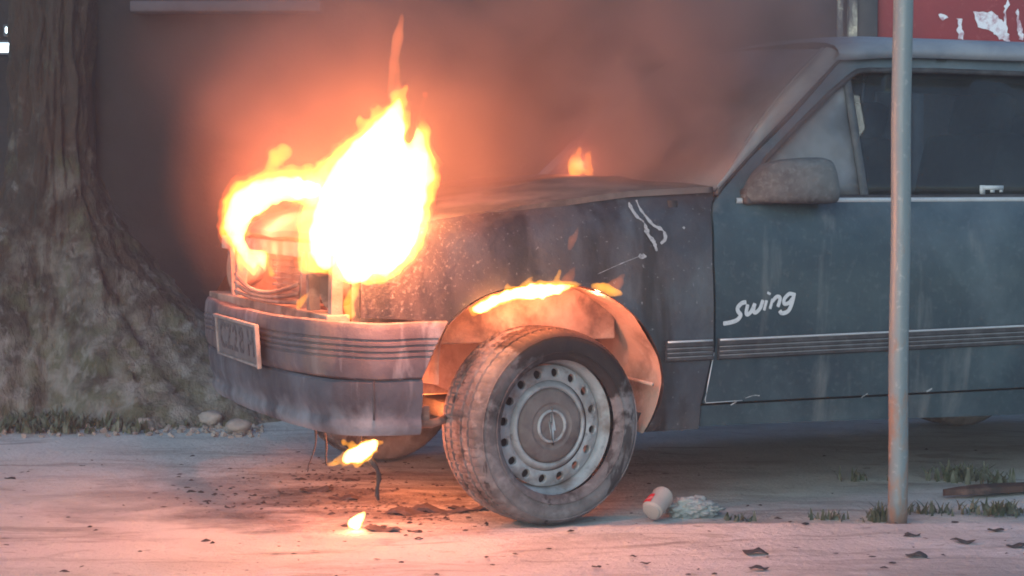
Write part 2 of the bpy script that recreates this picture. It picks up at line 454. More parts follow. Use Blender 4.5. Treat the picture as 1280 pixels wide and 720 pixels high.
F_HOT = fire_mat('white_hot_flame', (1.0, .5, .18), 70)
F_MID = fire_mat('yellow_flame', (1.0, .36, .03), 34)
F_SM = fire_mat('bright_small_flame', (1.0, .48, .13), 260)
F_VEIL = fire_mat('thin_red_veil', (1.0, .24, .06), 3.5)
F_FR = fire_mat('thin_orange_fringe', (1.0, .17, .035), 10)
F_LOW = fire_mat('orange_flame', (1.0, .22, .04), 7)

# ------------------------------------------------------------------ ground
def gh(x, y):
    h = .012 * noise.noise(Vector((x * 1.3, y * 1.3, 0))) + .006 * noise.noise(Vector((x * 5, y * 5, 3))) + .003 * noise.noise(Vector((x * 17, y * 17, 8)))
    return h * sst(4.0, 4.6, y) * (1 - .7 * sst(.5, .1, math.hypot(x - .1, y - 5.6))) - .006
def axis(lo, hi, st, far):
    a = []; x = lo
    while x <= hi: a.append(x); x += st
    out = []; d = st
    x = hi
    while x < far: d *= 1.5; x += d; out.append(x)
    pre = []; d = st; x = lo
    while x > -far: d *= 1.5; x -= d; pre.append(x)
    return pre[::-1] + a + out
xs = axis(-3.4, 3.4, .035, 70); ys = axis(3.9, 10.4, .035, 70)
mb = MB().grid([[(x, y, gh(x, y)) for x in xs] for y in ys])
tag(mb.build('ground', M['ground']), 'grey ash-covered earth under and behind the burning car', kind='structure')

def kerb_y(x): return 5.45 + .02 * noise.noise(Vector((x * 2.2, 0, 5))) + .010 * noise.noise(Vector((x * 9, 0, 1))) + .03 * sst(.9, 2.0, x) - 1.1 * sst(.0, -1.3, x)
def kerb_h(x): return .006 + .026 * sst(-.6, .7, x)
rows = []
xs = [x for x in axis(-3.4, 3.4, .03, 20)]
for k in range(62):
    row = []
    for x in xs:
        t = k / 55
        if k <= 55:
            y = kerb_y(x) - .015 - (1 - t) ** 1.4 * 3.6
            z = kerb_h(x) + .5 * gh(x, y) + .003 + .004 * noise.noise(Vector((x * 14, y * 14, 2)))
        else:
            q = (k - 55) / 6
            y = kerb_y(x) - .015 + q * .03
            z = lerp(kerb_h(x) + .5 * gh(x, y) + .003 + .004 * noise.noise(Vector((x * 14, y * 14, 2))), gh(x, y) - .02, q ** 1.6)
        row.append((x, y, z))
    rows.append(row)
tag(MB().grid(rows).build('pavement', M['pave']), 'pale ash-covered pavement edge in front of the wheel', kind='structure')

# ------------------------------------------------------------------ wall behind
wallr = empty('garage_wall', (0, 9.9, 0))
tag(wallr, 'grimy dark plaster wall behind the smoke with a pale ledge near its top', 'wall')
rows = []
for i in range(80):
    x = -6.5 + 13 * i / 79
    rows.append([(x, .02 * noise.noise(Vector((x, z * .2, 3))), -.05 + 3.3 * z / 20) for z in range(21)])
m_ = MB().grid(rows, flip=True)
m_.box((0, .26, 1.6), (13, .4, 3.3))
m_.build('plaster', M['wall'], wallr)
lx0, lx1 = at(165, 10, 9.8).x, at(402, 10, 9.8).x
lz = at(200, 9, 9.8).z
MB().box(((lx0 + lx1) / 2, -.09, lz), (lx1 - lx0, .14, .055), bev=.01).build('ledge', M['ledge'], wallr)
for px in (106,):    # shallow pilaster strip
    MB().box((at(px, 200, 9.8).x, -.03, 1.58), (.07, .09, 3.2), bev=.008).build('pilaster', M['wall'], wallr)

# red board with posts at the right
bx0, bx1 = at(1096, 20, 9.0).x, 3.3
zb = at(1200, 60, 9.0).z
rb = empty('red_board', ((bx0 + bx1) / 2, 9.0, 0))
tag(rb, 'red painted board with ragged white patches, above the car roof', 'board')
W_ = bx1 - bx0
MB().box((0, 0, 2.2), (W_, .04, 1.16), bev=.004).build('panel', M['red'], rb)
MB().box((W_ / 2 - .03, .03, .86), (.05, .05, 1.7)).build('leg', M['darkpost'], rb)
MB().box((-W_ / 2 + .2, .03, .86), (.05, .05, 1.7)).build('leg', M['darkpost'], rb)
def scrap(outl, off):  # ragged white patch laid flat on the red board
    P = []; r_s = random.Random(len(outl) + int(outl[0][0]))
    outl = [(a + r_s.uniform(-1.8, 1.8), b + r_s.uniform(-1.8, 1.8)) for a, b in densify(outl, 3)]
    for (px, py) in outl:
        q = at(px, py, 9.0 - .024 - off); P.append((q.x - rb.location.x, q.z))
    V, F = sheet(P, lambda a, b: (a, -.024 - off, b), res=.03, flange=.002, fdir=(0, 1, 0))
    mk('white_patch', V, F, M['blotch'], rb, smooth=False)
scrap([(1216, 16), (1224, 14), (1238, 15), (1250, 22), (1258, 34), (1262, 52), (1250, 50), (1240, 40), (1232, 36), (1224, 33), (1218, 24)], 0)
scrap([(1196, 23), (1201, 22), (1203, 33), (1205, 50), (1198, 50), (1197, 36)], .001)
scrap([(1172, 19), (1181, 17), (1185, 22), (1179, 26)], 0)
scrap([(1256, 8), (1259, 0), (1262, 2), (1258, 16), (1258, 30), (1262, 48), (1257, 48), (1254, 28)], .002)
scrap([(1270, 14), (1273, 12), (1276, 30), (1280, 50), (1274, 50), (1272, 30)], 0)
p = at(1083, 20, 8.95)
tag(MB().box((0, 0, 1.4), (.095, .06, 2.8), bev=.004).build('dark_post', M['darkpost']), 'dark flat post at the left edge of the red board', 'post').location = (p.x, 8.95, 0)
p = at(1062, 20, 8.9)
pp = empty('pale_post', (p.x, 8.9, 0)); tag(pp, 'pale peeling post beside the dark post, left of the red board', 'post')
MB().box((.012, 0, 1.4), (.04, .05, 2.8), bev=.003).build('upright', M['palepost'], pp)
MB().box((-.042, .01, 1.4), (.025, .03, 2.8), bev=.003).build('rail', M['palepost'], pp)

# far lamps at the left
em, t_, N_, L_ = new_mat('lamp_glow')
o_ = N_.new('ShaderNodeOutputMaterial'); e_ = N_.new('ShaderNodeEmission'); e_.inputs[0].default_value = (.72, .9, 1, 1); e_.inputs[1].default_value = 5
L_.new(e_.outputs[0], o_.inputs[0])
for nm, px, py, wd, ht, lab in (('wall_lamp', 7, 60, .075, .045, 'larger white lamp low in the far left corner, beside the trunk'),
                                ('wall_lamp', 12, 38, .03, .03, 'small white lamp just above the larger one, far left corner')):
    q = at(px, py, 9.75)
    lo = empty(nm, (q.x, 9.75, q.z)); tag(lo, lab, 'lamp', 'small white lamps on the far wall')
    MB().box((0, .03, 0), (wd + .03, .09, ht + .03), bev=.006).build('housing', M['darkpost'], lo)
    MB().box((0, -.022, 0), (wd, .02, ht), bev=.005).build('lens', em, lo)

# ------------------------------------------------------------------ tree
TX, TY = at(66, 300, 8.55).x, 8.55
tree = empty('tree', (TX, TY, 0))
tag(tree, 'thick ash-dusted tree with wide flaring roots, left of the car', 'tree')
rows = []
NT, NH = 180, 130
for i in range(NH):
    h = 3.4 * (i / (NH - 1)) ** 1.35 - .06
    row = []
    for k in range(NT):
        a = 2 * pi * k / NT
        q = max(0, 1 - max(h, 0) / 1.15)
        # two broad roots left and right, a shorter one towards the camera
        lobe = .82 * max(0, cos(a)) ** 2.2 + .62 * max(0, cos(a - pi)) ** 2 + .34 * max(0, cos(a + pi / 2 + .35)) ** 5 + .30 * max(0, cos(a + pi / 2 - .75)) ** 7 + .34 * max(0, cos(a + pi / 2 + 1.0)) ** 6 + .10
        r = .16 + .02 * cos(2 * a) + lobe * q ** 1.65
        nz = noise.fractal(Vector((cos(a) * 2.2, sin(a) * 2.2, h * 1.1)), 1.0, 2.1, 5)
        n2 = noise.noise(Vector((cos(a) * 9, sin(a) * 9, h * 2.4)))
        r *= 1 + .11 * nz + .07 * n2 * (1 if h > 1 else .8)
        r += .028 * noise.noise(Vector((cos(a) * 9 * r * 3, sin(a) * 9 * r * 3, h * 5))) + .02 * noise.noise(Vector((cos(a) * 20 * r * 3, sin(a) * 20 * r * 3, h * 9)))
        row.append((r * cos(a), r * sin(a), h))
    rows.append(row)
MB().grid(rows, closed_u=True).build('trunk', M['bark'], tree)
for (a, h0, L) in ((2.4, 2.75, 1.0), (.5, 3.0, 1.2), (4.0, 3.15, .9)):
    pts = [(0, 0, h0 - .2)] + [(cos(a) * L * t, sin(a) * L * t, h0 + .9 * t ** .8 * L) for t in (.25, .5, .75, 1)]
    MB().tube(spline(pts, 4), [.12 - .08 * i / 16 for i in range(17)], 14).build('limb', M['bark'], tree)

# stones
def stone(px, py, r, lab, cat='stone', grp='stones at the foot of the tree', seed=1, sq=.7):
    g = ground_at(px, py)
    bm = bmesh.new(); bmesh.ops.create_icosphere(bm, subdivisions=3, radius=r)
    for v in bm.verts:
        n = noise.fractal(v.co * (1.4 / r) + Vector((seed * 7, 0, 0)), 1, 2, 3)
        v.co *= 1 + .25 * n
        v.co.z *= sq
    me = bpy.data.meshes.new('stone'); bm.to_mesh(me); bm.free(); me.materials.append(M['stone']); me.shade_smooth()
    o = bpy.data.objects.new('stone', me); COL.objects.link(o); o.location = (g.x, g.y, r * sq * .6)
    tag(o, lab, cat, grp); return o
stone(264, 530, .052, 'pale rounded stone at the right end of the tree roots', seed=2)
stone(298, 540, .05, 'stone partly under the far front corner of the bumper', seed=4)
stone(206, 528, .075, 'broad low stone at the roots, right of the weeds', seed=6, sq=.5)
stone(236, 524, .05, 'small stone between the broad stone and the rounded one', seed=9)
stone(180, 533, .035, 'little stone at the right edge of the weed patch', seed=12)

# weeds
def weed_mesh(n, hgt, spr, seed, wid=.006, leafy=False):
    r = random.Random(seed); m = MB()
    for _ in range(n):
        a = r.uniform(0, 2 * pi); l = hgt * r.uniform(.5, 1.1); lean = r.uniform(.1, .9)
        b = Vector((r.gauss(0, spr * .4), r.gauss(0, spr * .25), 0)); d = Vector((cos(a), sin(a), 0)); s_ = Vector((-sin(a), cos(a), 0)) * wid * r.uniform(.7, 1.4)
        pts = []
        for k in range(4):
            t = k / 3
            pts.append((b + d * l * lean * t * t + Vector((0, 0, l * t * (1 - .25 * lean * t))), s_ * (1 - t * .85) * (1.6 if leafy and k in (1, 2) else 1)))
        rows = [[p - w_, p + w_] for p, w_ in pts]
        m.grid(rows)
    return m
def weed(px, py, n, h, spr, seed, lab, leafy=False, z=0, wid=.006):
    g = ground_at(px, py, z)
    o = weed_mesh(n, h, spr, seed, wid, leafy).build('weed', M['weed']); o.location = (g.x, g.y, z - .004)
    tag(o, lab, 'weed', 'weeds growing in the ash')
    return o
weed(1106, 650, 80, .06, .07, 3, 'grassy tuft at the left foot of the steel pole', z=.0)
weed(1200, 600, 110, .065, .10, 4, 'leafy dusty weed behind the rusty strip', leafy=True)
weed(1243, 606, 30, .06, .06, 5, 'smallest weed behind the middle of the rusty strip', leafy=True)
weed(1256, 640, 70, .045, .14, 6, 'low weed clump in front of the rusty strip, right edge', leafy=True)
weed(1165, 640, 50, .04, .12, 8, 'flat weed patch between the pole and the right edge')
weed(1068, 600, 24, .05, .08, 9, 'sparse weed left of the pole under the car sill')
weed(925, 650, 26, .035, .07, 10, 'tiny weed just right of the crumpled white bag')
weed(1040, 648, 30, .035, .1, 11, 'thin weed on the pavement edge left of the pole')
m_ = MB(); r_ = random.Random(5)
for k in range(520):
    px = r_.uniform(-20, 190) if r_.random() < .8 else r_.uniform(190, 300)
    g = ground_at(px, r_.uniform(505, 542) if px < 190 else r_.uniform(512, 534))
    s_ = weed_mesh(4, r_.uniform(.015, .085) * (1 if px < 190 else .5), .03, k, .006, True)
    m_.add([v + Vector((g.x, g.y, 0)) for v in s_.v], s_.f)
tag(m_.build('ground_cover', M['weed']), 'low dusty green growth along the foot of the tree', kind='stuff')
# leaf litter and rubble on the root flare base
m_ = MB()
for k in range(500):
    g = ground_at(r_.uniform(-20, 330), r_.uniform(508, 545)); s_ = r_.uniform(.006, .022)
    m_.box((g.x, g.y, gh(g.x, g.y) + s_ * .3), (s_ * r_.uniform(.7, 1.6), s_, s_ * .8), Matrix.Rotation(r_.uniform(0, 3), 3, Vector((r_.random(), r_.random(), r_.random() + .1)).normalized()))
tag(m_.build('rubble', M['stone'], smooth=False), 'small rubble and clods along the tree foot', kind='stuff')

# ------------------------------------------------------------------ steel pole
g = ground_at(1121.5, 651, .02)
pole = empty('steel_pole', (g.x, g.y, -.02))
tag(pole, 'weathered galvanised round pole in front of the car door', 'pole')
PR = .0285 * 1.0
m_ = MB()
pts = [(.0015 * sin(k * .9) + (-.0) * k, 0, k * .1) for k in range(31)]
m_.tube(pts, PR, 28)
m_.build('tube', M['pole'], pole)
MB().tube([(0, 0, 0), (0, 0, .028), (0, 0, .034)], [PR + .014, PR + .012, PR + .001], 20).build('collar', M['stone'], pole)

# ------------------------------------------------------------------ CAR
car = empty('burning_car', (.105, D0, 0), AL)
tag(car, 'blue-grey ash-dusted hatchback with its engine bay on fire', 'car')
WD = 1.60
ZT = [(-.66, .825), (-.56, .848), (-.31, .898), (0, .945), (.3, .981), (.6, .995)]
def vs(u, z):
    if z > .95: v = .045 + (z - .95) * .34
    elif z > .6: v = .045 * ((z - .6) / .35) ** 2
    else: v = .035 * ((.6 - z) / .35) ** 2
    v += .022 * sst(.885, .94, z)
    if u < 0: v += .055 * (-u / .56) ** 2
    if u > 2.5: v += .10 * ((u - 2.5) / .7) ** 2
    return v
def vfen(u, z):
    zt = interp(ZT, u); v = vs(u, z)
    t = max(0, (z - (zt - .05)) / .05)
    d = .0
    # flared lip round the arch
    rr = math.hypot(u - .018, z - .35)
    d -= .012 * exp(-((rr - .365) / .018) ** 2) if z > .26 else 0
    d += .0025 * noise.noise(Vector((u * 7, z * 7, 1))) * sst(.5, 0, u)
    return v + .03 * t * t + d
def both(outline, fv, name, mat, holes=(), res=.04, fl=.014, near_mat=None):
    out = []
    V, F = sheet(outline, lambda u, z: (u, fv(u, z), z), holes, res, fl, (0, 1, 0))
    out.append(autosmooth(mk(name, V, F, near_mat or mat, car), 40))
    V2 = [Vector((v.x, WD - v.y, v.z)) for v in V]; F2 = [tuple(reversed(f)) for f in F]
    out.append(autosmooth(mk(name, V2, F2, mat, car), 40))
    return out

arch = [(-.305, .60), (-.275, .632), (-.21, .674), (-.115, .702), (.013, .711), (.125, .697), (.22, .655), (.30, .588), (.353, .505), (.377, .42), (.374, .345), (.352, .285), (.335, .255)]
arch_s = [(p.x, p.y) for p in spline([(a, b, 0) for a, b in arch], 5)]
fender = [(-.555, .622), (-.44, .616)] + arch_s + [(.517, .255), (.517, .335), (.549, .51), (.548, .76), (.557, .90), (.575, .94), (.600, .988)] + [(u, interp(ZT, u) + .0) for u in (.45, .3, .15, 0, -.15, -.31, -.45, -.55)]
both(fender, vfen, 'front_fender', M['burnt'], res=.03)

# doors
door = [(.525, .335), (.557, .51), (.556, .76), (.565, .90), (.583, .942), (.625, .985), (.740, 1.082), (.885, 1.19), (1.02, 1.302), (1.12, 1.388), (1.155, 1.408), (1.20, 1.416), (1.5, 1.42), (1.97, 1.415), (1.99, 1.2), (2.0, .95), (1.99, .5), (1.98, .335)]
hole = [(.70, .957), (.790, 1.075), (.938, 1.191), (1.07, 1.290), (1.165, 1.352), (1.19, 1.364), (1.23, 1.369), (1.5, 1.373), (1.92, 1.37), (1.935, 1.2), (1.95, .957)]
def vdoor(u, z):
    return vs(u, z) + .004 * exp(-((z - .93) / .012) ** 2) - .002 * sst(.40, .36, z)
drs = both(door, vdoor, 'door', M['door'], holes=[hole], res=.045)
# sill
sillo = [(.523, .327), (.523, .262), (.9, .258), (1.7, .242), (2.16, .25), (2.13, .327)]
both(sillo, lambda u, z: vs(u, z) + .008, 'sill', M['door'], res=.04, fl=.04)
# rear quarter with wheel arch
ra = [(2.52 + .352 * cos(a), .33 + .345 * sin(a)) for a in [pi * 1.08 - k * (pi * 1.16) / 22 for k in range(23)]]
quarter = [(1.998, .335), (2.15, .335)] + ra + [(2.98, .30), (3.20, .34), (3.25, .62), (3.22, .95), (3.10, 1.12), (2.93, 1.36), (2.88, 1.40), (2.4, 1.42), (1.985, 1.425), (2.005, 1.2), (2.015, .95), (2.005, .5)]
qhole = [(2.05, .965), (2.04, 1.365), (2.5, 1.36), (2.68, 1.33), (2.82, 1.1), (2.83, .99), (2.78, .965)]
both(quarter, vs, 'rear_quarter', M['door'], holes=[qhole], res=.06)

# window parts on the doors
def ring_tube(poly, fv, rad, n=6, off=0.0, side=0):
    pts = densify(poly, .03)
    P = [Vector((u, fv(u, z) + off, z)) for u, z in pts]
    if side: P = [Vector((p.x, WD - p.y, p.z)) for p in P]
    P.append(P[0]); P.append(P[1])
    return MB().tube(P, rad, n, cap=False)
for side, d in enumerate(drs):
    def mir(V): return [Vector((v.x, WD - v.y, v.z)) for v in V] if side else V
    ring_tube(hole, vs, .0095, 8, .004, side).build('window_seal', M['rub'], d)
    V, F = sheet([(a, b) for a, b in hole if True], lambda u, z: (u, vs(u, z) + .022, z), res=.12)
    # front quarter pane / main pane split at the divider bar
    def pane(poly, nm, mt):
        V, F = sheet(poly, lambda u, z: (u, vs(u, z) + .022, z), res=.09, flange=.004, fdir=(0, 1, 0))
        mk(nm, mir(V), F, mt, d)
    xb = lambda z: 1.150 - (1.362 - z) * .03
    pane([(.70, .957), (.790, 1.075), (.938, 1.191), (1.07, 1.290), (xb(1.34), 1.342), (xb(.957), .957)], 'quarter_glass', M['qglass'])
    pane([(xb(.957), .957), (xb(1.34), 1.342), (1.19, 1.364), (1.23, 1.369), (1.5, 1.373), (1.92, 1.37), (1.935, 1.2), (1.95, .957)], 'window_glass', M['glass'])
    m_ = MB(); P = [Vector((xb(z), vs(1.1, z) + .014, z)) for z in (.955, 1.1, 1.25, 1.342)]
    m_.grid([[p + Vector((-.013, .004, 0)), p + Vector((-.01, -.006, 0)), p + Vector((.012, -.006, 0)), p + Vector((.016, .004, 0))] for p in P])
    mk('divider_bar', mir(m_.v), m_.f, M['bard'], d)
    # waist strip under the glass
    m_ = MB(); rows = []
    for k in range(24):
        u = .66 + (1.96 - .66) * k / 23
        b = vs(u, .945)
        rows.append([Vector((u, b + .02, .958)), Vector((u, b - .004, .957)), Vector((u, b - .007, .950)), Vector((u, b - .003, .941)), Vector((u, b + .004, .940))])
    m_.grid(rows, flip=True); mk('waist_strip', mir(m_.v), m_.f, M['chrome'], d)
    m_ = MB(); m_.box((1.88, vs(1.88, .86) - .012, .86), (.16, .018, .035), bev=.006)
    mk('handle', mir(m_.v), m_.f, M['rub'], d)
    # dark seam channel following the front of the frame
    P = [(.600, .962), (.625, .992), (.740, 1.089), (.885, 1.197), (1.02, 1.309), (1.12, 1.396), (1.155, 1.416), (1.20, 1.424), (1.5, 1.428), (1.97, 1.424)]
    P3 = [Vector((u - .004, vs(u, z) + .004, z + .004)) for u, z in P]
    m_ = MB().tube(mir(P3), .0095, 8); m_.build('frame_seal', M['rub'], d)
    P3 = [Vector((u + .018, vs(u, z) - .001, z - .021)) for u, z in P[1:]]
    m_ = MB().tube(mir(P3), .0045, 6); m_.build('frame_groove', M['rub'], d)
    # folded lower corner edge
    P3 = [Vector((u, vs(u, z) - .001, z)) for u, z in ((.552, .49), (.530, .345), (.534, .336), (.60, .337), (.66, .338))]
    MB().tube(mir(P3), .0018, 6).build('door_edge', M['chrome'], d)

# gap darkening bodies: cabin shell inner (dark) just inside the panels
m_ = MB()
for sgn in (0, 1):
    def fv(u, z, k=.05): 
        v = vs(u, z) + k; return v if not sgn else WD - v
    V, F = sheet([(.44, .30), (.44, .86), (.60, .90), (.70, .93), (2.75, .945), (2.9, .7), (2.88, .45), (2.1, .30)], lambda u, z: (u, fv(u, z), z), res=.12)
    m_.add(V, F)
m_.box((1.4, .8, .28), (3.0, 1.40, .05))
m_.box((.44, .8, .62), (.03, 1.48, .66))
m_.build('inner_shell', M['dark'], car)

# rub strips (ribbed side moulding)
def moulding(u0, u1, name, side):
    prof = [(.006, .534), (-.008, .532), (-.012, .526), (-.012, .514), (-.009, .512), (-.009, .508), (-.012, .506), (-.012, .500), (-.009, .498), (-.009, .495), (-.012, .493), (-.012, .487), (-.009, .485), (-.009, .482), (-.012, .480), (-.011, .472), (-.004, .468), (.006, .467)]
    rows = []
    n = max(3, int((u1 - u0) / .05))
    for k in range(n + 1):
        u = lerp(u0, u1, k / n)
        rows.append([Vector((u, vs(u, .5) + a, z + (u - .55) * .009)) for a, z in prof])
    m_ = MB().grid(rows, flip=True)
    for r_i in (0, -1):
        b = len(m_.v); m_.v += [Vector(p) for p in rows[r_i]]; m_.f.append(tuple(range(b, b + len(prof))))
    V = [Vector((v.x, WD - v.y, v.z)) for v in m_.v] if side else m_.v
    o = autosmooth(mk(name, V, m_.f, M['rub'], car), 30)
    # bright insert line on the top rib
    P = [Vector((lerp(u0 + .004, u1 - .004, k / n), 0, 0)) for k in range(n + 1)]
    P = [Vector((p.x, vs(p.x, .5) - .0105, .5285 + (p.x - .55) * .009)) for p in P]
    if side: P = [Vector((p.x, WD - p.y, p.z)) for p in P]
    MB().tube(P, .0036, 6).build('bright_insert', M['chrome'], o)
    for dz in (-.0205, -.034, -.047):
        MB().tube([p + Vector((0, .0008, dz)) for p in P], .0017, 5).build('pale_rib', M['barg'], o)
for side in (0, 1):
    moulding(.385, .545, 'side_moulding', side); moulding(.563, 1.985, 'side_moulding', side); moulding(2.005, 2.14, 'side_moulding', side)

# hood
def hood_pt(s, t, dz=0):
    # s across -1..1, t front 0 .. rear 1
    uf = -.615 + .07 * s * s; ur = .36 + .225 * s * s
    u = lerp(uf, ur, t)
    half = .8 - (vs(u, .9) + .032 + .006)
    v = .8 + s * half
    z = interp(ZT, u) + .050 * (1 - abs(s) ** 2.2) - .002 + dz
    z += .006 * exp(-((abs(s) - .55) / .05) ** 2)
    z += (.020 * noise.noise(Vector((u * 3, v * 3, 4))) + .006 * noise.noise(Vector((u * 9, v * 9, 1)))) * (1 - t * .6) * min(1, (1 - abs(s)) * 6)
    z -= .03 * sst(.10, 0, t) ** 2
    return Vector((u, v, z))
m_ = MB()
NS, NTt = 70, 50
top = [[hood_pt(-1 + 2 * i / NS, j / NTt) for i in range(NS + 1)] for j in range(NTt + 1)]
m_.grid(top)
m_.grid([[p + Vector((0, 0, -.018)) for p in r] for r in top], flip=True)
per = top[0] + [r[-1] for r in top[1:]] + top[-1][::-1][1:] + [r[0] for r in top[::-1]][1:]
m_.grid([per, [p + Vector((0, 0, -.018)) for p in per]])
m_.build('hood', M['hood'], car)
# scuttle panel between hood and windscreen
rows = []
for i in range(41):
    s = -1 + 2 * i / 40
    a = hood_pt(s, 1.0); b = Vector((.46 + .20 * s * s, .8 + s * .705, .992))
    rows.append([a + Vector((.004, 0, -.012)), lerp(a, b, .5) + Vector((0, 0, -.012)), b])
MB().grid(rows).build('scuttle_panel', M['dusty'], car)

# windscreen, pillars, roof
def ws_pt(s, t):
    b = Vector((.46 + .17 * s * s, .8 + s * .70, .985)); c = Vector((.985 + .085 * s * s, .8 + s * .575, 1.452 - .02 * s * s))
    p = b.lerp(c, t); p.x -= .025 * sin(pi * t); p.z += .012 * sin(pi * t); return p
MB().grid([[ws_pt(-1 + 2 * i / 24, j / 14) for i in range(25)] for j in range(15)]).build('windscreen', M['wglass'], car)
for sg in (-1, 1):
    rows = []
    for j in range(19):
        t = j / 18
        a = ws_pt(-1, t) + Vector((0, -.001, .002))
        u = lerp(.600, 1.145, t); z = lerp(.978, 1.412, t) + .012 * sin(pi * t) * 0
        e = Vector((u, vs(u, z), z))
        mid = a.lerp(e, .5) + Vector((-.02, -.022, .012)); q1 = a.lerp(e, .2) + Vector((-.012, -.01, .010)); q2 = a.lerp(e, .82) + Vector((-.006, -.012, .006))
        row = [a, q1, mid, q2, e, e + Vector((.01, .03, -.006))]
        if sg > 0: row = [Vector((p.x, WD - p.y, p.z)) for p in row]
        rows.append(row)
    MB().grid(rows, flip=sg > 0).build('windscreen_pillar', M['dusty'], car)
    P = [ws_pt(-1, j / 12) + Vector((-.002, 0, .002)) for j in range(13)]
    if sg > 0: P = [Vector((p.x, WD - p.y, p.z)) for p in P]
    MB().tube(P, .007, 6).build('windscreen_seal', M['dusty'], car)
half = [(.02, 1.412), (.0, 1.424), (.004, 1.440), (.018, 1.458), (.05, 1.472), (.11, 1.484), (.22, 1.494), (.40, 1.502), (.62, 1.506)]
rows = []
for k in range(41):
    t = k / 40
    row = []
    full = half + [(1.24 - a, z) for a, z in half[::-1]]
    for i, (a, z) in enumerate(full):
        y = .18 + a
        s = (y - .8) / .62
        u = lerp(.985 + .115 * s * s, 2.93 - .05 * s * s, t)
        dz = -.05 * sst(.16, 0, t) ** 1.0 * (1 - .75 * s * s) - .07 * sst(.6, 1, t) * (1 - .4 * s * s)
        zz = max(z + dz, 1.39 if abs(s) > .9 else 0)
        row.append(Vector((u, y, zz)))
    rows.append(row)
MB().grid(rows, flip=True).build('roof', M['roof'], car)
# rear hatch and bumper (not in view from the front quarter, closes the body)
rows = []
for k, (u, z, ins) in enumerate([(2.92, 1.44, .26), (2.97, 1.39, .22), (3.10, 1.12, .15), (3.22, .96, .12), (3.27, .62, .10), (3.24, .34, .10)]):
    rows.append([Vector((u + .04 * (1 - (2 * i / 16 - 1) ** 2), ins + (WD - 2 * ins) * i / 16, z)) for i in range(17)])
MB().grid(rows).build('hatch', M['door'], car)
MB().box((3.30, .8, .46), (.12, 1.52, .2), bev=.04).build('rear_bumper', M['rub'], car)

# cabin
m_ = MB(); m_.box((.68, .8, .86), (.36, 1.30, .16), bev=.05); m_.build('dashboard', M['cabin'], car)
def seat(v):
    s = empty('front_seat', (1.45, v, 0)); s.parent = car
    MB().box((-.02, 0, .58), (.50, .50, .18), bev=.06).build('cushion', M['cabin'], s)
    rt = Matrix.Rotation(R(14), 3, 'Y')
    MB().box((.30, 0, .86), (.13, .50, .64), rt, bev=.055).build('backrest', M['cabin'], s)
    MB().box((.385, 0, 1.235), (.09, .27, .15), rt, bev=.035).build('headrest', M['cabin'], s)
seat(.42); seat(1.18)
m_ = MB(); m_.box((2.35, .8, .60), (.5, 1.3, .2), bev=.05); m_.box((2.66, .8, .95), (.14, 1.3, .66), Matrix.Rotation(R(14), 3, 'Y'), bev=.05)
m_.build('rear_seat', M['cabin'], car)
# trim panels inside the doors
m_ = MB()
for v in (.115, 1.485):
    m_.box((1.25, v, .66), (1.3, .04, .56), bev=.01)
m_.build('door_lining', M['cabin'], car)
# steering wheel
rot = Matrix.Rotation(R(-62), 3, 'Y')
c_ = Vector((.97, .42, .93))
P = [c_ + rot @ Vector((.185 * cos(a), .185 * sin(a), 0)) for a in [2 * pi * k / 32 for k in range(34)]]
sw = MB().tube(P, .014, 8, cap=False)
for a in (0, pi / 2 + .5, pi * 1.5 - .5):
    sw.tube([c_, c_ + rot @ Vector((.18 * cos(a), .18 * sin(a), 0))], .012, 6)
sw.tube([c_ + rot @ Vector((0, 0, .0)), c_ + rot @ Vector((0, 0, -.3))], .025, 8)
sw.build('steering_wheel', M['rub'], car)
# the small pale catch seen low in the side window
sy = vs(1.62, .98) + .019; m_ = MB(); m_.box((1.64, sy, .988), (.085, .004, .014)); m_.box((1.600, sy + .0005, .981), (.020, .004, .030)); m_.box((1.64, sy + .001, .978), (.016, .004, .012)); m_.box((1.675, sy + .001, .978), (.012, .004, .01))
m_.build('window_sticker', M['white'], car)

# mirror
def sec(pts, n=5): return spline(pts, n, closed=True)
m_ = MB(); rows = []
# housing lofted front (tapered towards the front) to rear (squared opening), axis along u
secs = [(.688, .952, .020, .010, -.008), (.705, .968, .050, .026, -.012), (.728, .988, .070, .046, -.022), (.758, 1.002, .086, .061, -.03), (.81, 1.008, .10, .068, -.045), (.87, 1.010, .106, .071, -.055), (.925, 1.010, .108, .072, -.06), (.948, 1.008, .104, .068, -.06), (.955, 1.007, .094, .058, -.06)]
for (u, z, wv, hz, vo) in secs:
    row = []
    for k in range(28):
        a = 2 * pi * k / 28; e = .55
        cx = (abs(cos(a)) ** e) * (1 if cos(a) >= 0 else -1); cz = (abs(sin(a)) ** e) * (1 if sin(a) >= 0 else -1)
        row.append(Vector((u + .012 * cz * -1, vs(.8, .95) + vo + wv * .62 * cx, z + hz * cz)))
    rows.append(row)
m_.grid(rows, closed_u=True); m_.add(rows[0], [tuple(range(28))[::-1]])
mirr = autosmooth(m_.build('wing_mirror', M['mirror'], car), 50)
inner = [Vector((.950, p.y * .0 + (vs(.8, .95) - .06) + (p.y - (vs(.8, .95) - .06)) * .93, 1.007 + (p.z - 1.007) * .93)) for p in rows[-1]]
MB().add(inner, [tuple(range(28))]).build('mirror_glass', M['mglass'], mirr)
m_ = MB(); m_.box((.735, vs(.73, .955) - .004, .962), (.11, .05, .05), bev=.012); m_.build('mirror_foot', M['rub'], mirr)
m_ = MB().add([Vector((p.x, WD - p.y, p.z)) for r in rows for p in r], [tuple(reversed(f)) for f in MB().grid(rows, closed_u=True).f])
m_.build('wing_mirror', M['mirror'], car)

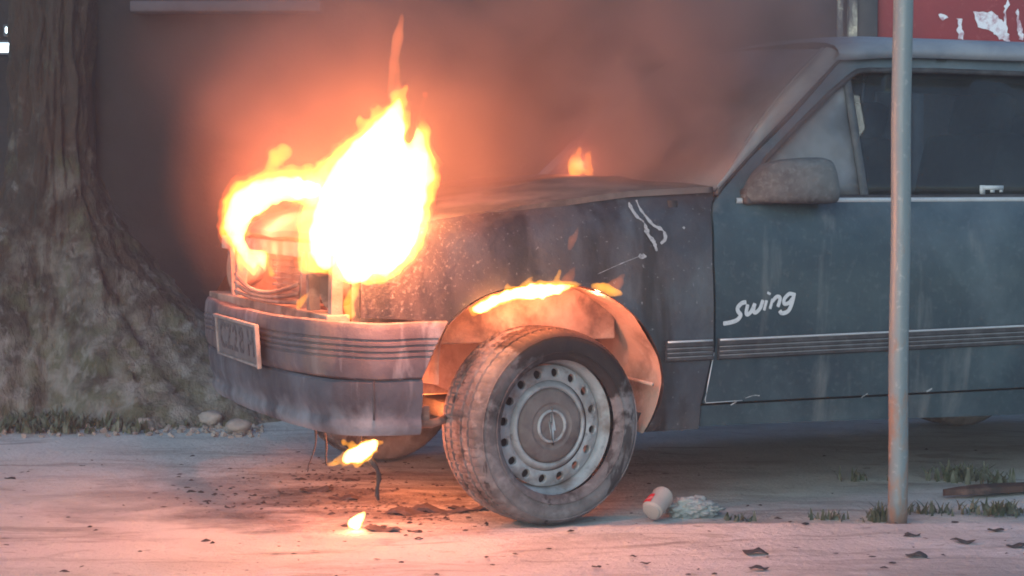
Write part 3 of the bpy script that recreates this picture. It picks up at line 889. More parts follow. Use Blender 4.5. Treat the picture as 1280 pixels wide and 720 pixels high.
# bumper: two sweeps round the nose
def nose(start):
    half_p = [(start, .004), (-.46, .008), (-.54, .030), (-.598, .078), (-.635, .16), (-.660, .30), (-.678, .52), (-.686, .8)]
    P = spline([(a, b, 0) for a, b in half_p], 6)
    P = P + [Vector((p.x, WD - p.y, 0)) for p in P[::-1][1:]]
    return P
def sweep(P, prof, wob=0.0, seed=0):
    rows = []
    for i, p in enumerate(P):
        t = (P[min(i + 1, len(P) - 1)] - P[max(i - 1, 0)]).normalized()
        n = Vector((t.y, -t.x, 0)) * -1
        if n.dot(p - Vector((.2, .8, 0))) < 0: n = -n
        row = []
        for (o, z) in prof:
            dz = wob * noise.noise(Vector((p.x * 5, p.y * 5, seed))) ; do = wob * .8 * noise.noise(Vector((p.x * 7, p.y * 7, z * 9 + seed)))
            row.append(Vector((p.x, p.y, z + dz)) + n * (o + do))
        rows.append(row)
    return rows
up_prof = [(-.06, .598), (-.01, .604), (.006, .612), (.018, .608), (.023, .596), (.024, .566), (.019, .563), (.019, .559), (.025, .556), (.025, .548), (.019, .546), (.019, .542), (.025, .540), (.025, .532), (.019, .530), (.019, .526), (.025, .524), (.025, .516), (.020, .514), (.020, .509), (.025, .507), (.024, .478), (.018, .455), (.010, .449), (-.03, .449)]
rows = sweep(nose(-.315), up_prof, .008, 3)
for rw in rows:
    for p in rw:
        if p.x > -.48: p.x += -.080 * max(0, min(1, (.61 - p.z) / .15)) ** .8 * (p.x + .48) / .165
bm_ = MB().grid(rows, flip=True); 
for r_i in (0, -1): bm_.add(rows[r_i], [tuple(range(len(up_prof)))])
bump = autosmooth(bm_.build('front_bumper', M['bumper'], car), 38)
lo_prof = [(-.02, .449), (.008, .447), (.015, .440), (.014, .40), (.006, .365), (-.004, .340), (-.002, .328), (.002, .316), (-.002, .298), (-.010, .287), (-.04, .284)]
rows = sweep(nose(-.392), lo_prof, .002, 8)
ap = MB().grid(rows, flip=True)
for r_i in (0, -1): ap.add(rows[r_i], [tuple(range(len(lo_prof)))])
autosmooth(ap.build('lower_apron', M['apron'], bump), 38)
# vertical split of the apron on the near side
mq = nose(-.392)
for idx, rr_ in ((11, .003),):
    p = mq[idx]; MB().tube([(p.x - .004, p.y - .014, z) for z in (.447, .40, .36, .335)], rr_, 6).build('apron_seam', M['rub'], bump)

# number plate on the bumper nose
pl = empty('number_plate', (-.722, .765, .512)); pl.parent = car
pl.rotation_euler = (0, R(-4), R(-1.2))
MB().box((0, 0, 0), (.006, .52, .118), bev=.003).build('plate', M['plate'], pl)
m_ = MB(); m_.box((-.006, 0, .062), (.012, .55, .010), bev=.002); m_.box((-.006, -.27, 0), (.014, .011, .134), bev=.002); m_.box((-.003, 0, -.062), (.010, .55, .007), bev=.002); m_.box((-.003, .27, 0), (.010, .008, .13), bev=.002)
m_.build('plate_frame', surf('pale_plate_rim', (.34, .28, .26), [dict(col=(.14, .11, .11), scale=18, lo=.45, hi=.65, amt=.7)], rough=.5), pl)
for ch, cy in zip('CZ28H', (.185, .10, .02, -.06, -.175)):
    fc = bpy.data.curves.new('ch', 'FONT'); fc.body = ch; fc.size = .118; fc.extrude = .0012; fc.align_x = 'CENTER'; fc.align_y = 'CENTER'; fc.offset = .0012
    fo = bpy.data.objects.new('ch', fc); COL.objects.link(fo)
    bpy.context.view_layer.update()
    me = bpy.data.meshes.new_from_object(fo.evaluated_get(bpy.context.evaluated_depsgraph_get()))
    bpy.data.objects.remove(fo)
    me.materials.clear(); me.materials.append(M['plateink'])
    fo = bpy.data.objects.new('plate_character', me); COL.objects.link(fo); fo.parent = pl
    fo.location = (-.0045, cy, 0); fo.rotation_euler = (R(90), 0, R(-90))

# nose structure: burnt-out grille and lamps
def bay(name, parts, mat='burntmetal', sm=False, bev=.004):
    m_ = MB()
    for c, d in parts: m_.box(c, d, bev=bev)
    return m_.build(name, M[mat], car, smooth=False)
bay('upper_crossmember', [((-.575, .8, .800), (.05, 1.28, .045))])
bay('lower_crossmember', [((-.60, .8, .612), (.07, 1.36, .03))])
bay('inner_wing', [((-.13, .16, .70), (.84, .02, .34))])
bay('inner_wing', [((-.13, 1.44, .70), (.84, .02, .34))])
for v, wv, tl in ((.145, .035, 5), (.365, .03, -4), (.44, .018, 8), (1.18, .03, 3), (1.25, .016, -9)):
    MB().box((-.60, v, .70), (.035, wv, .20), Matrix.Rotation(R(tl), 3, 'X'), bev=.003).build('nose_upright', M['burntmetal'], car, smooth=False)
# headlamp bowls, open and burnt
for v in (.255, 1.33):
    m_ = MB(); rows = []
    for (du, sc) in ((-.0, 1.0), (.05, .85), (.09, .55), (.10, .0)):
        rows.append([Vector((-.585 + du, v + .10 * sc * cos(2 * pi * k / 24), .705 + .07 * sc * sin(2 * pi * k / 24))) for k in range(24)])
    m_.grid(rows, closed_u=True); m_.build('headlamp_bowl', M['burntmetal'], car)
# radiator with fins
rad = MB().box((-.49, .80, .60), (.035, .56, .34), bev=.004).build('radiator', M['burntmetal'], car, smooth=False)
fm = None
for k in range(16):
    z = .45 + k * .02
    if fm is None:
        f_ = MB().box((0, 0, 0), (.02, .52, .006)).build('fin', M['burntmetal'], rad, smooth=False); fm = f_
    else:
        f_ = fm.copy(); COL.objects.link(f_); f_.parent = rad
    f_.location = (-.516, .80, z)
# sagging burnt grille slats left in the opening
for k, (z, sag) in enumerate(((.645, .01), (.672, .025), (.70, .04))):
    P = [Vector((-.640 + .02 * ((v - .8) / .4) ** 2, v, z - sag * (1 - ((v - .8) / .36) ** 2))) for v in [.44 + .72 * i / 14 for i in range(15)]]
    MB().tube(P, .007, 6).build('grille_slat', M['burntmetal'], car)
# far front corner lamp surround
rows = []
for j in range(9):
    z = .62 + .22 * j / 8
    q_ = .13 * (j / 8) ** 1.2
    rows.append([Vector((-.46 + q_, 1.56 - .3 * q_, z)), Vector((-.54 + q_, 1.55 - .4 * q_, z)), Vector((-.59 + q_, 1.52 - .6 * q_, z)), Vector((-.615 + q_, 1.46 - .8 * q_, z))])
MB().grid(rows).build('corner_panel', M['dusty'], car)
plight_bay = [(-.44, .42, .74, 9), (-.50, 1.15, .74, 6)]  # added lamps without flame bodies, so the engine bay glows orange
# engine block lumps and strut tower
m_ = MB(); m_.box((-.08, .8, .55), (.42, .62, .42), bev=.04); m_.box((-.05, .8, .80), (.34, .40, .12), bev=.03); m_.build('engine', M['burntmetal'], car)

# wheel arch liners
for side in (0, 1):
    rows = []
    L = [(-.335, .42), (-.33, .50), (-.305, .592), (-.22, .664), (-.115, .698), (.013, .708), (.125, .694), (.220, .653), (.298, .586), (.351, .503), (.374, .42), (.370, .345), (.350, .287), (.333, .256)]
    Ls = [(p.x, p.y) for p in spline([(a, b, 0) for a, b in L], 4)]
    for v, sc_v in ((.002, 1), (.03, 1), (.10, 1), (.20, .995), (.29, .98), (.35, .95), (.39, .89), (.415, .80), (.43, .68)):
        rr = []
        for (u, z) in Ls:
            k = 1 + .0 * v; vv = v + vs(u, z)
            bulge = .012 * noise.noise(Vector((u * 6, v * 9, z * 6)))
            rr.append(Vector(((.02 + (u - .02) * sc_v) * (1 - .06 * v) + bulge, vv if not side else WD - vv, .34 + (z - .34) * sc_v - .01 * v + bulge)))
        rows.append(rr)
    m_ = MB().grid(rows)
    b = [r for r in rows[-1]]
    m_.add(b + [Vector((.0, b[0].y, .30))], [(i, i + 1, len(b)) for i in range(len(b) - 1)])
    ln = m_.build('arch_liner', M['liner'], car)
    for pz in (.44,):   # a pressed rib across the rear of the liner
        P = [Vector((.352, (.02 + q if not side else WD - .02 - q), .40 + .02 * q)) for q in (0, .1, .2, .35)]
        MB().tube(P, .006, 6).build('liner_rib', M['liner'], ln)
# strut behind the wheel and ends of the bumper bracket
for side in (0, 1):
    y = .33 if not side else WD - .33
    MB().tube([(.02, y, .30), (.04, y + (.03 if not side else -.03), .69)], [.03, .035], 12).build('suspension_strut', M['burntmetal'], car)
m_ = MB().tube([(-.40, .05, .315), (-.34, .055, .312), (-.27, .12, .315)], .013, 8); m_.box((-.375, .06, .34), (.05, .03, .05), bev=.006)
m_.build('bumper_bracket', M['burntmetal'], car)
# sooty patch mesh replaced by a scorched plate on the liner
V, F = sheet([(p[0] * .028 + .155, p[1] * .04 + .612) for p in [(cos(2 * pi * k / 14) * (1 + .25 * sin(3 * k)), sin(2 * pi * k / 14) * (1 + .2 * cos(5 * k))) for k in range(14)]], lambda u, z: (u, .33, z), res=.02)
mk('scorched_patch', V, F, M['dark'], car)

# ---- wheels
def lathe(prof, n, mod=None):
    rows = []
    for k in range(n):
        a = 2 * pi * k / n; row = []
        for j, (r, y) in enumerate(prof):
            rr = r
            if mod: rr = mod(j, k, r)
            row.append(Vector((rr * cos(a), y, rr * sin(a))))
        rows.append(row)
    return rows
def make_wheel():
    wroot = empty('front_wheel'); wroot.parent = car
    # y negative = outer face
    tp = [(.198, -.072), (.204, -.080), (.214, -.084), (.232, -.088), (.250, -.0885), (.262, -.086), (.272, -.081), (.280, -.074), (.2862, -.064), (.2885, -.052), (.2830, -.0505), (.2830, -.0465), (.2895, -.045), (.291, -.026), (.2835, -.0245), (.2835, -.0185), (.291, -.017), (.2915, 0), (.291, .017), (.2835, .0185), (.2835, .0245), (.291, .026), (.2895, .045), (.2830, .0465), (.2830, .0505), (.2885, .052), (.2862, .064), (.280, .074), (.262, .086), (.232, .088), (.204, .080), (.198, .072)]
    tp = [(r, y * 1.32 - .008) for r, y in tp]
    n = 320
    def mod(j, k, r):
        y = tp[j][1]
        if .2855 < r and abs(y) > .054:      # shoulder blocks
            if k % 5 == 0: return r - .0035
        elif r > .289 and (k + int((y + .1) * 160)) % 6 == 0: return r - .006
        if .278 < r < .2855 and abs(y) > .08 and k % 5 == 0: return r - .002
        return r
    ty = MB().grid(lathe(tp, n, mod), closed_v=True).build('tyre', M['rubber'], wroot)
    autosmooth(ty, 45)
    for rr in (.222, .268):
        ring = [Vector((rr * cos(a), -.1248 + (.002 if rr > .25 else .001), rr * sin(a))) for a in [2 * pi * k / 90 for k in range(92)]]
        MB().tube(ring, .0018, 6, cap=False).build('sidewall_ring', M['rubber'], ty)
    rp = [(.203, -.078), (.206, -.074), (.204, -.069), (.197, -.066), (.190, -.062), (.186, -.052), (.184, -.040), (.180, -.034), (.178, .05), (.19, .068), (.203, .074)]
    rim = autosmooth(MB().grid(lathe(rp, 96), closed_v=True).build('rim', M['steel'], wroot), 40)
    # disc with 16 vent holes
    NHh = 16; m_ = MB(); r1, r2, rc, rh = .134, .1795, .157, .0125
    def yd(r): return -.046 - .010 * exp(-((r - .150) / .022) ** 2)
    for h in range(NHh):
        a0 = 2 * pi * (h - .5) / NHh; a1 = 2 * pi * (h + .5) / NHh; ac = (a0 + a1) / 2
        outer = []; q = 6
        outer += [(r1, lerp(a0, a1, i / q)) for i in range(q)]
        outer += [(lerp(r1, r2, i / q), a1) for i in range(q)]
        outer += [(r2, lerp(a1, a0, i / q)) for i in range(q)]
        outer += [(lerp(r2, r1, i / q), a0) for i in range(q)]
        O3 = [Vector((r * cos(a), yd(r), r * sin(a))) for r, a in outer]
        c2 = Vector((rc * cos(ac), 0, rc * sin(ac)))
        H = []; H2 = []; H0 = []
        for p in O3:
            d = Vector((p.x, 0, p.z)) - c2; d.normalize()
            b = c2 + d * rh; rb_ = b.length
            H0.append(Vector((b.x, yd(rb_), b.z)) + d * .003); H.append(Vector((b.x, yd(rb_) + .002, b.z))); H2.append(Vector((b.x, yd(rb_) + .012, b.z)))
        n_ = len(O3)
        m_.add(O3 + H0 + H + H2, [(i, (i + 1) % n_, n_ + (i + 1) % n_, n_ + i) for i in range(n_)] +
               [(n_ * s_ + i, n_ * s_ + (i + 1) % n_, n_ * (s_ + 1) + (i + 1) % n_, n_ * (s_ + 1) + i) for s_ in (1, 2) for i in range(n_)])
    bm = bmesh.new(); me = bpy.data.meshes.new('tmp'); me.from_pydata([tuple(v) for v in m_.v], [], m_.f); bm.from_mesh(me)
    bmesh.ops.remove_doubles(bm, verts=bm.verts[:], dist=1e-5); me2 = bpy.data.meshes.new('disc'); bm.to_mesh(me2); bm.free()
    me2.materials.append(M['steel'])
    disc = bpy.data.objects.new('wheel_disc', me2); COL.objects.link(disc); disc.parent = wroot; autosmooth(disc, 40)
    MB().grid(lathe([(.0, -.01), (.10, -.012), (.175, -.01)], 48), closed_v=True).build('brake_drum', M['dark'], wroot)
    # raised ring and cap
    autosmooth(MB().grid(lathe([(.134, -.046), (.130, -.052), (.124, -.060), (.118, -.063), (.113, -.061), (.110, -.054)], 96), closed_v=True).build('disc_ring', M['steel'], wroot), 50)
    cap = autosmooth(MB().grid(lathe([(.111, -.052), (.108, -.060), (.104, -.064), (.098, -.066), (.08, -.069), (.07, -.070), (.066, -.067), (.060, -.066), (.055, -.068), (.0, -.069)], 96), closed_v=True).build('wheel_cap', M['cap'], wroot), 40)
    # emblem: ring with a slanting bolt through it
    em_ = MB()
    em_.grid(lathe([(.050, -.069), (.0490, -.0745), (.0455, -.0755), (.042, -.0745), (.041, -.069)], 64), closed_v=True)
    bolt = [(-.056, -.004), (-.010, -.004), (-.014, -.011), (.056, .004), (.010, .004), (.014, .011)]
    bolt = [Vector((a, 0, b)) for a, b in bolt]; rt = Matrix.Rotation(R(-97), 3, 'Y')
    b1 = [rt @ p + Vector((0, -.0765, 0)) for p in bolt]; b2 = [p + Vector((0, .009, 0)) for p in b1]
    em_.add(b1 + b2, [(0, 1, 2, 3, 4, 5), (6, 11, 10, 9, 8, 7)] + [(i, (i + 1) % 6, 6 + (i + 1) % 6, 6 + i) for i in range(6)])
    em_.build('cap_emblem', M['steel'], cap)
    return wroot
wh = make_wheel()
STEER = R(9)
wh.location = (.010, .088, .290)
wh.rotation_euler = (0, R(8), STEER)
def copy_tree(o, parent):
    c = o.copy(); COL.objects.link(c); c.parent = parent
    for ch in [x for x in bpy.data.objects if x.parent == o]: copy_tree(ch, c)
    return c
w2 = copy_tree(wh, car); w2.location = (0, WD - .088, .290); w2.rotation_euler = (0, 0, pi + STEER)
w3 = copy_tree(wh, car); w3.name = 'rear_wheel'; w3.location = (2.52, .095, .290); w3.rotation_euler = (0, R(20), 0)
w4 = copy_tree(wh, car); w4.name = 'rear_wheel'; w4.location = (2.52, WD - .095, .290); w4.rotation_euler = (0, 0, pi)

# ---- decal script "Swing"
def ribbon(strokes, width, name, par, off, mat, rag=0):
    m_ = MB(); lay = 0
    for st in strokes:
        w0 = width
        if isinstance(st, tuple): st, w0 = st
        P = spline([(a, b, 0) for a, b in st], 6) if len(st) > 2 else [Vector((*st[0], 0)), Vector((*st[1], 0))]
        rows = []
        for i, p in enumerate(P):
            t = (P[min(i + 1, len(P) - 1)] - P[max(i - 1, 0)])
            t = t.normalized() if t.length else Vector((1, 0, 0)); n = Vector((-t.y, t.x, 0))
            e = min(i, len(P) - 1 - i); wf = w0 * (.75 if e == 0 else 1) * (1 + rag * (1.3 * noise.noise(Vector((p.x * 60, p.y * 60, 2))) + .6 * noise.noise(Vector((p.x * 190, p.y * 190, 4)))))
            a = p + n * wf / 2; b = p - n * wf / 2
            rows.append([a, b])
        f3 = lambda q: Vector((q.x, vs(q.x, q.y) - off - lay * .00025, q.y))
        m_.grid([[f3(a), f3(b)] for a, b in rows]); lay += 1
    return m_.build(name, mat, par, smooth=False)
# letter strokes in (u, z) on the door: baseline rises to the right
U0, Z0 = .600, .590
k_ = .00108
def LT(pts, dx=0, dy=0):
    return [(U0 + (x + dx + (y * .22)) * k_ * 1.06, Z0 + (y + dy + (x + dx) * .21) * k_) for x, y in pts]
sw_ = [
    ([*LT([(-16, -8), (4, -10), (26, -8), (34, 4), (24, 16), (20, 28), (30, 38), (44, 38)])], .013),
    ([*LT([(50, 30), (50, 8), (56, 0), (66, 8), (72, 28)])], .012),
    ([*LT([(72, 28), (72, 8), (80, 0), (92, 10), (96, 32)])], .012),
    ([*LT([(108, 28), (106, 0)])], .013),
    ([*LT([(110, 44), (111, 47), (112, 50)])], .013),
    ([*LT([(124, 0), (126, 28)])], .013),
    ([*LT([(126, 20), (138, 31), (150, 24), (148, 0)])], .012),
    ([*LT([(190, 26), (176, 30), (164, 18), (168, 4), (182, 4), (190, 14)])], .012),
    ([*LT([(193, 30), (191, -2), (184, -20), (166, -22), (156, -12)])], .013),
]
ribbon(sw_, .008, 'script_decal', drs[0], .0035, M['white'])
# bare scars where the paint has blistered off
sc_ = [
    ([(.292, .945), (.305, .905), (.325, .885), (.335, .850), (.352, .828), (.360, .800)], .010),
    ([(.318, .952), (.330, .915), (.352, .880), (.385, .862), (.392, .838), (.375, .822)], .008),
    ([(.16, .735), (.24, .765), (.300, .785)], .002),
    ([(.300, .79), (.312, .782), (.320, .790)], .010),
    ([(.455, .872), (.460, .866)], .008), ([(.62, .325), (.64, .335)], .006), ([(.67, .345), (.70, .352), (.72, .350)], .003),
]
for st in sc_[:5]:
    o = ribbon([st], .004, 'paint_scar', car, .004, M['peel'], 1.1)
for st in sc_[5:]:
    o = ribbon([st], .004, 'paint_scar', car, .002, M['peel'], 1.1)
ribbon([([(1.09, .328), (1.112, .340)], .006)], .004, 'paint_scar', car, .002, M['peel'], 1.1)
ribbon([([(1.335, .336), (1.355, .346)], .007)], .004, 'paint_scar', car, .002, M['peel'], 1.1)

# ------------------------------------------------------------------ FLAMES
def drop_bits(me, least=700):
    bm = bmesh.new(); bm.from_mesh(me); seen = set(); kill = []
    bm.verts.ensure_lookup_table()
    for v in bm.verts:
        if v in seen: continue
        st = [v]; seen.add(v); isl = []
        while st:
            x = st.pop(); isl.append(x)
            for e in x.link_edges:
                y = e.other_vert(x)
                if y not in seen: seen.add(y); st.append(y)
        if len(isl) < least: kill += isl
    if len(kill) < len(bm.verts): bmesh.ops.delete(bm, geom=kill, context='VERTS')
    bm.to_mesh(me); bm.free()

def flame(name, tongues, mat, voxel=.008, disp=.012, parent=None, seed=0):
    """tongues: list of (list of (px, py, Y, radius)) -> one closed gas body"""
    m_ = MB()
    for T in tongues:
        P = [at(a, b, c) for a, b, c, r in T]; n = 6
        Q = spline(P, n); rad = []
        RR = [t[3] for t in T]
        rq = spline([(r, 0, 0) for r in RR], n)
        rad = [max(.0025, q.x) for q in rq]
        # round the bottom end
        rad[0] *= .4; rad[-1] = min(rad[-1], .003)
        m_.tube(Q, rad, 14)
    o = m_.build(name, mat, parent)
    md = o.modifiers.new('remesh', 'REMESH'); md.mode = 'VOXEL'; md.voxel_size = voxel
    if disp:
        tx = bpy.data.textures.new(name + '_n', 'CLOUDS'); tx.noise_scale = .038 if voxel > .0045 else .018; tx.noise_depth = 3
        d = o.modifiers.new('d', 'DISPLACE'); d.texture = tx; d.strength = disp * 2.2; d.mid_level = .5; d.texture_coords = 'GLOBAL'
    md2 = o.modifiers.new('remesh_again', 'REMESH'); md2.mode = 'VOXEL'; md2.voxel_size = voxel
    bpy.context.view_layer.update()
    dg = bpy.context.evaluated_depsgraph_get()
    me = bpy.data.meshes.new_from_object(o.evaluated_get(dg)); me.name = name
    o.modifiers.clear(); old = o.data; o.data = me; bpy.data.meshes.remove(old)
    drop_bits(me, min(900, len(me.vertices) // 8))
    if not me.materials: me.materials.append(mat)
    me.shade_smooth()
    return o
def flamelight(px, py, Y, e, par, size=.08, col=(1, .235, .115)):
    l = bpy.data.lights.new('flame_light', 'POINT'); l.energy = e; l.color = col; l.shadow_soft_size = size
    o = bpy.data.objects.new('flame_light', l); COL.objects.link(o); o.location = at(px, py, Y); o.parent = par
    return o

Ym = 5.46
fl = empty('flame'); tag(fl, 'tall white-hot flame rising from the near side of the engine bay', 'flame', 'flames on the burning car')
hot = [
    [(440, 345, 5.26, .03), (450, 310, 5.34, .080), (458, 265, 5.42, .092), (470, 215, Ym, .088), (482, 175, Ym, .062), (494, 142, Ym, .026), (500, 122, Ym, .004)],
    [(472, 340, 5.28, .03), (490, 300, 5.36, .064), (506, 250, Ym, .058), (519, 205, Ym, .040), (522, 170, Ym, .015), (521, 150, Ym, .004)],
    [(408, 335, Ym, .03), (406, 300, Ym, .045), (417, 260, Ym, .050), (434, 222, Ym, .050), (448, 190, Ym, .030), (462, 160, Ym, .004)],
    [(530, 235, Ym, .010), (536, 216, Ym, .016), (534, 198, Ym, .010), (528, 180, Ym, .003)],
]
mid = [
    [(428, 350, 5.26, .02), (442, 300, 5.36, .096), (456, 240, 5.44, .104), (478, 180, Ym, .076), (492, 145, Ym, .036), (501, 114, Ym, .004)],
    [(458, 350, 5.28, .035), (490, 305, 5.36, .076), (511, 250, Ym, .066), (525, 205, Ym, .046), (527, 165, Ym, .020), (524, 140, Ym, .004)],
    [(398, 342, Ym, .03), (394, 302, Ym, .048), (404, 258, Ym, .060), (427, 218, Ym, .062), (442, 188, Ym, .040), (455, 168, Ym, .018), (464, 146, Ym, .004)],
    [(384, 342, Ym, .012), (382, 325, Ym, .024), (392, 300, Ym, .03), (404, 285, Ym, .01)],
    [(470, 150, Ym, .02), (463, 138, Ym, .009), (455, 128, Ym, .003)],
    [(532, 238, Ym, .012), (540, 216, Ym, .018), (537, 196, Ym, .012), (529, 172, Ym, .003)],
]
fr_ = random.Random(21)
licks = []
for (lx, ly, dx, dy, ln) in ((400, 240, -.5, -1, 30), (412, 222, -.4, -1, 34), (424, 200, -.5, -1, 34), (436, 184, -.3, -1, 30), (450, 165, -.5, -1, 30), (474, 146, -.2, -1, 30), (486, 135, .1, -1, 26), (508, 128, .2, -1, 30), (518, 146, .4, -1, 30), (527, 168, .2, -1, 30), (536, 200, .3, -1, 26), (540, 226, .5, -1, 26), (534, 262, .8, -1, 20), (524, 292, 1, -.5, 18), (506, 322, 1, -.1, 18), (486, 346, .8, .5, 14), (388, 268, -1, -.6, 22), (382, 300, -1, -.3, 20), (376, 325, -1, -.2, 16), (392, 345, -.6, .8, 12), (420, 352, -.1, 1, 14), (445, 352, .1, 1, 16)):
    for q_ in range(3):
        ox, oy = fr_.uniform(-9, 9), fr_.uniform(-9, 9); l_ = ln * fr_.uniform(.5, 1.15); r0 = fr_.uniform(.008, .017)
        cx_ = lx + ox - dx * 12; cy_ = ly + oy - dy * 12
        licks.append([(cx_, cy_, Ym, r0), (cx_ + dx * l_ * .5 + fr_.uniform(-3, 3), cy_ + dy * l_ * .5, Ym, r0 * .8), (cx_ + dx * l_ * .8 + fr_.uniform(-4, 4), cy_ + dy * l_ - 3, Ym, r0 * .35), (cx_ + dx * l_ + fr_.uniform(-5, 5), cy_ + dy * l_ - 8, Ym, .003)])
fringe = [[(a_, b_, c_, r_ * 1.12 + .004) for a_, b_, c_, r_ in T] for T in mid] + licks
flame('flame_core', hot, F_HOT, .006, .014, fl, 1)
flame('flame_mantle', mid + licks[::3], F_MID, .006, .018, fl, 2)
flame('flame_fringe', fringe, F_FR, .006, .020, fl, 4)
flame('flame_tip', [[(488, 125, Ym, .012), (489, 100, Ym, .010), (494, 65, Ym, .016), (500, 35, Ym, .014), (503, 14, Ym, .003)],
                    [(497, 120, Ym, .010), (498, 95, Ym, .008), (496, 70, Ym, .006), (498, 50, Ym, .003)]], fire_mat('red_flame_tip', (1.0, .22, .07), 13), .005, .006, fl, 3)
flamelight(455, 265, Ym, 36, fl, .08, (1, .27, .13))
flamelight(474, 300, 5.16, 17, fl, .03)  # lamp added outboard of the flame body to throw light on the fender

Yf = 6.05
f2 = empty('flame'); tag(f2, 'curling flame over the far front corner of the hood', 'flame', 'flames on the burning car')
c2_ = [
    [(398, 238, Yf - .2, .02), (368, 236, Yf, .036), (335, 240, Yf, .044), (310, 254, Yf, .048), (298, 274, Yf, .042), (298, 296, Yf, .026), (306, 312, Yf, .020), (314, 326, Yf, .018), (318, 342, Yf, .004)],
    [(304, 312, Yf, .016), (322, 320, Yf, .018), (331, 333, Yf, .012), (328, 345, Yf, .003)],
]
m2_ = [
    [(405, 243, Yf - .25, .03), (375, 234, Yf, .046), (340, 234, Yf, .052), (308, 251, Yf, .058), (295, 276, Yf, .048), (296, 300, Yf, .032), (306, 318, Yf, .026), (316, 334, Yf, .022), (318, 350, Yf, .004)],
    [(338, 222, Yf, .03), (340, 208, Yf, .016), (344, 198, Yf, .026), (355, 190, Yf, .022), (373, 183, Yf, .003)],
    [(352, 228, Yf, .03), (366, 214, Yf, .020), (378, 208, Yf, .003)],
    [(374, 230, Yf, .03), (386, 214, Yf, .02), (392, 200, Yf, .003)],
    [(398, 232, Yf - .3, .045), (402, 214, Yf - .3, .026), (412, 198, Yf - .3, .006)],
    [(398, 252, Yf - .3, .02), (372, 252, Yf - .2, .010), (348, 256, Yf - .2, .003)],
    [(298, 292, Yf, .02), (320, 293, Yf, .008), (336, 292, Yf, .003)],
    [(310, 318, Yf, .02), (328, 322, Yf, .018), (337, 334, Yf, .012), (340, 346, Yf, .003)],
    [(300, 318, Yf, .014), (300, 336, Yf, .010), (304, 350, Yf, .003)],
    [(290, 262, Yf, .02), (284, 272, Yf, .010), (281, 282, Yf, .003)],
]
flame('flame_core', c2_, F_HOT, .005, .016, f2)
flame('flame_mantle', m2_, F_MID, .005, .020, f2)
flame('flame_fringe', [[(a_, b_, c_, r_ * 1.15 + .004) for a_, b_, c_, r_ in T] for T in m2_], F_FR, .006, .022, f2)
flame('flame_veil', [[(392, 325, Yf - .25, .03), (372, 300, Yf - .25, .06), (345, 275, Yf - .25, .05), (330, 255, Yf - .25, .02), (325, 245, Yf - .25, .004)], [(350, 340, Yf - .25, .02), (352, 315, Yf - .25, .04), (362, 290, Yf - .25, .03), (358, 270, Yf - .25, .005)]], F_VEIL, .006, .022, f2)
flamelight(315, 265, Yf, 16, f2, .05)

Yh = 6.30
f3 = empty('flame'); tag(f3, 'small orange flame on the middle of the hood', 'flame', 'flames on the burning car')
flame('flame_mantle', [[(722, 219, Yh, .026), (720, 207, Yh, .028), (722, 196, Yh, .014), (727, 180, Yh, .003)],
                       [(732, 219, Yh, .02), (738, 210, Yh, .014), (735, 197, Yh, .010), (740, 184, Yh, .003)],
                       [(716, 219, Yh, .014), (713, 208, Yh, .010), (716, 190, Yh, .003)]], fire_mat('deep_orange_flame', (1.0, .27, .02), 60), .004, .010, f3)
flamelight(725, 205, Yh, 1.5, f3, .01)
f3b = tag(flame('flame', [[(794, 132, 6.6, .006), (795, 118, 6.6, .014), (794, 105, 6.6, .006), (796, 98, 6.6, .002)]], fire_mat('faint_flame', (1, .3, .12), 2.2), .004, .004), 'faint wisp of flame in the smoke over the windscreen', 'flame', 'flames on the burning car')

# along the top of the wheel arch
def car_pt(u, v, z):
    return car.matrix_basis @ Vector((u, v, z))
bpy.context.view_layer.update()
def cflame(name, tongues, mat, par=None, voxel=.004, disp=.008):
    m_ = MB()
    for T in tongues:
        n = 5
        Q = spline([car_pt(*t[:3]) for t in T], n); rq = spline([(t[3], 0, 0) for t in T], n)
        rad = [max(.002, q.x) for q in rq]; rad[0] *= .5; rad[-1] = min(rad[-1], .003)
        m_.tube(Q, rad, 12)
    o = m_.build(name, mat, par)
    md = o.modifiers.new('remesh', 'REMESH'); md.mode = 'VOXEL'; md.voxel_size = voxel
    tx = bpy.data.textures.new('n', 'CLOUDS'); tx.noise_scale = .018; tx.noise_depth = 3
    d = o.modifiers.new('d', 'DISPLACE'); d.texture = tx; d.strength = disp * 2.2; d.mid_level = .5; d.texture_coords = 'GLOBAL'
    md2 = o.modifiers.new('remesh_again', 'REMESH'); md2.mode = 'VOXEL'; md2.voxel_size = voxel
    bpy.context.view_layer.update()
    me = bpy.data.meshes.new_from_object(o.evaluated_get(bpy.context.evaluated_depsgraph_get())); me.name = name
    o.modifiers.clear(); old = o.data; o.data = me; bpy.data.meshes.remove(old)
    drop_bits(me, 60)
    if not me.materials: me.materials.append(mat)
    me.shade_smooth(); return o
f4 = empty('flame'); tag(f4, 'long low flame along the front top of the wheel arch', 'flame', 'flames on the burning car')
cflame('flame_core', [[(-.245, -.03, .636, .010), (-.215, -.03, .652, .016), (-.16, -.03, .675, .015), (-.11, -.03, .685, .016), (-.06, -.03, .690, .022), (.0, -.03, .694, .017), (.05, -.03, .702, .008), (.07, -.03, .704, .003)]], F_SM, f4)
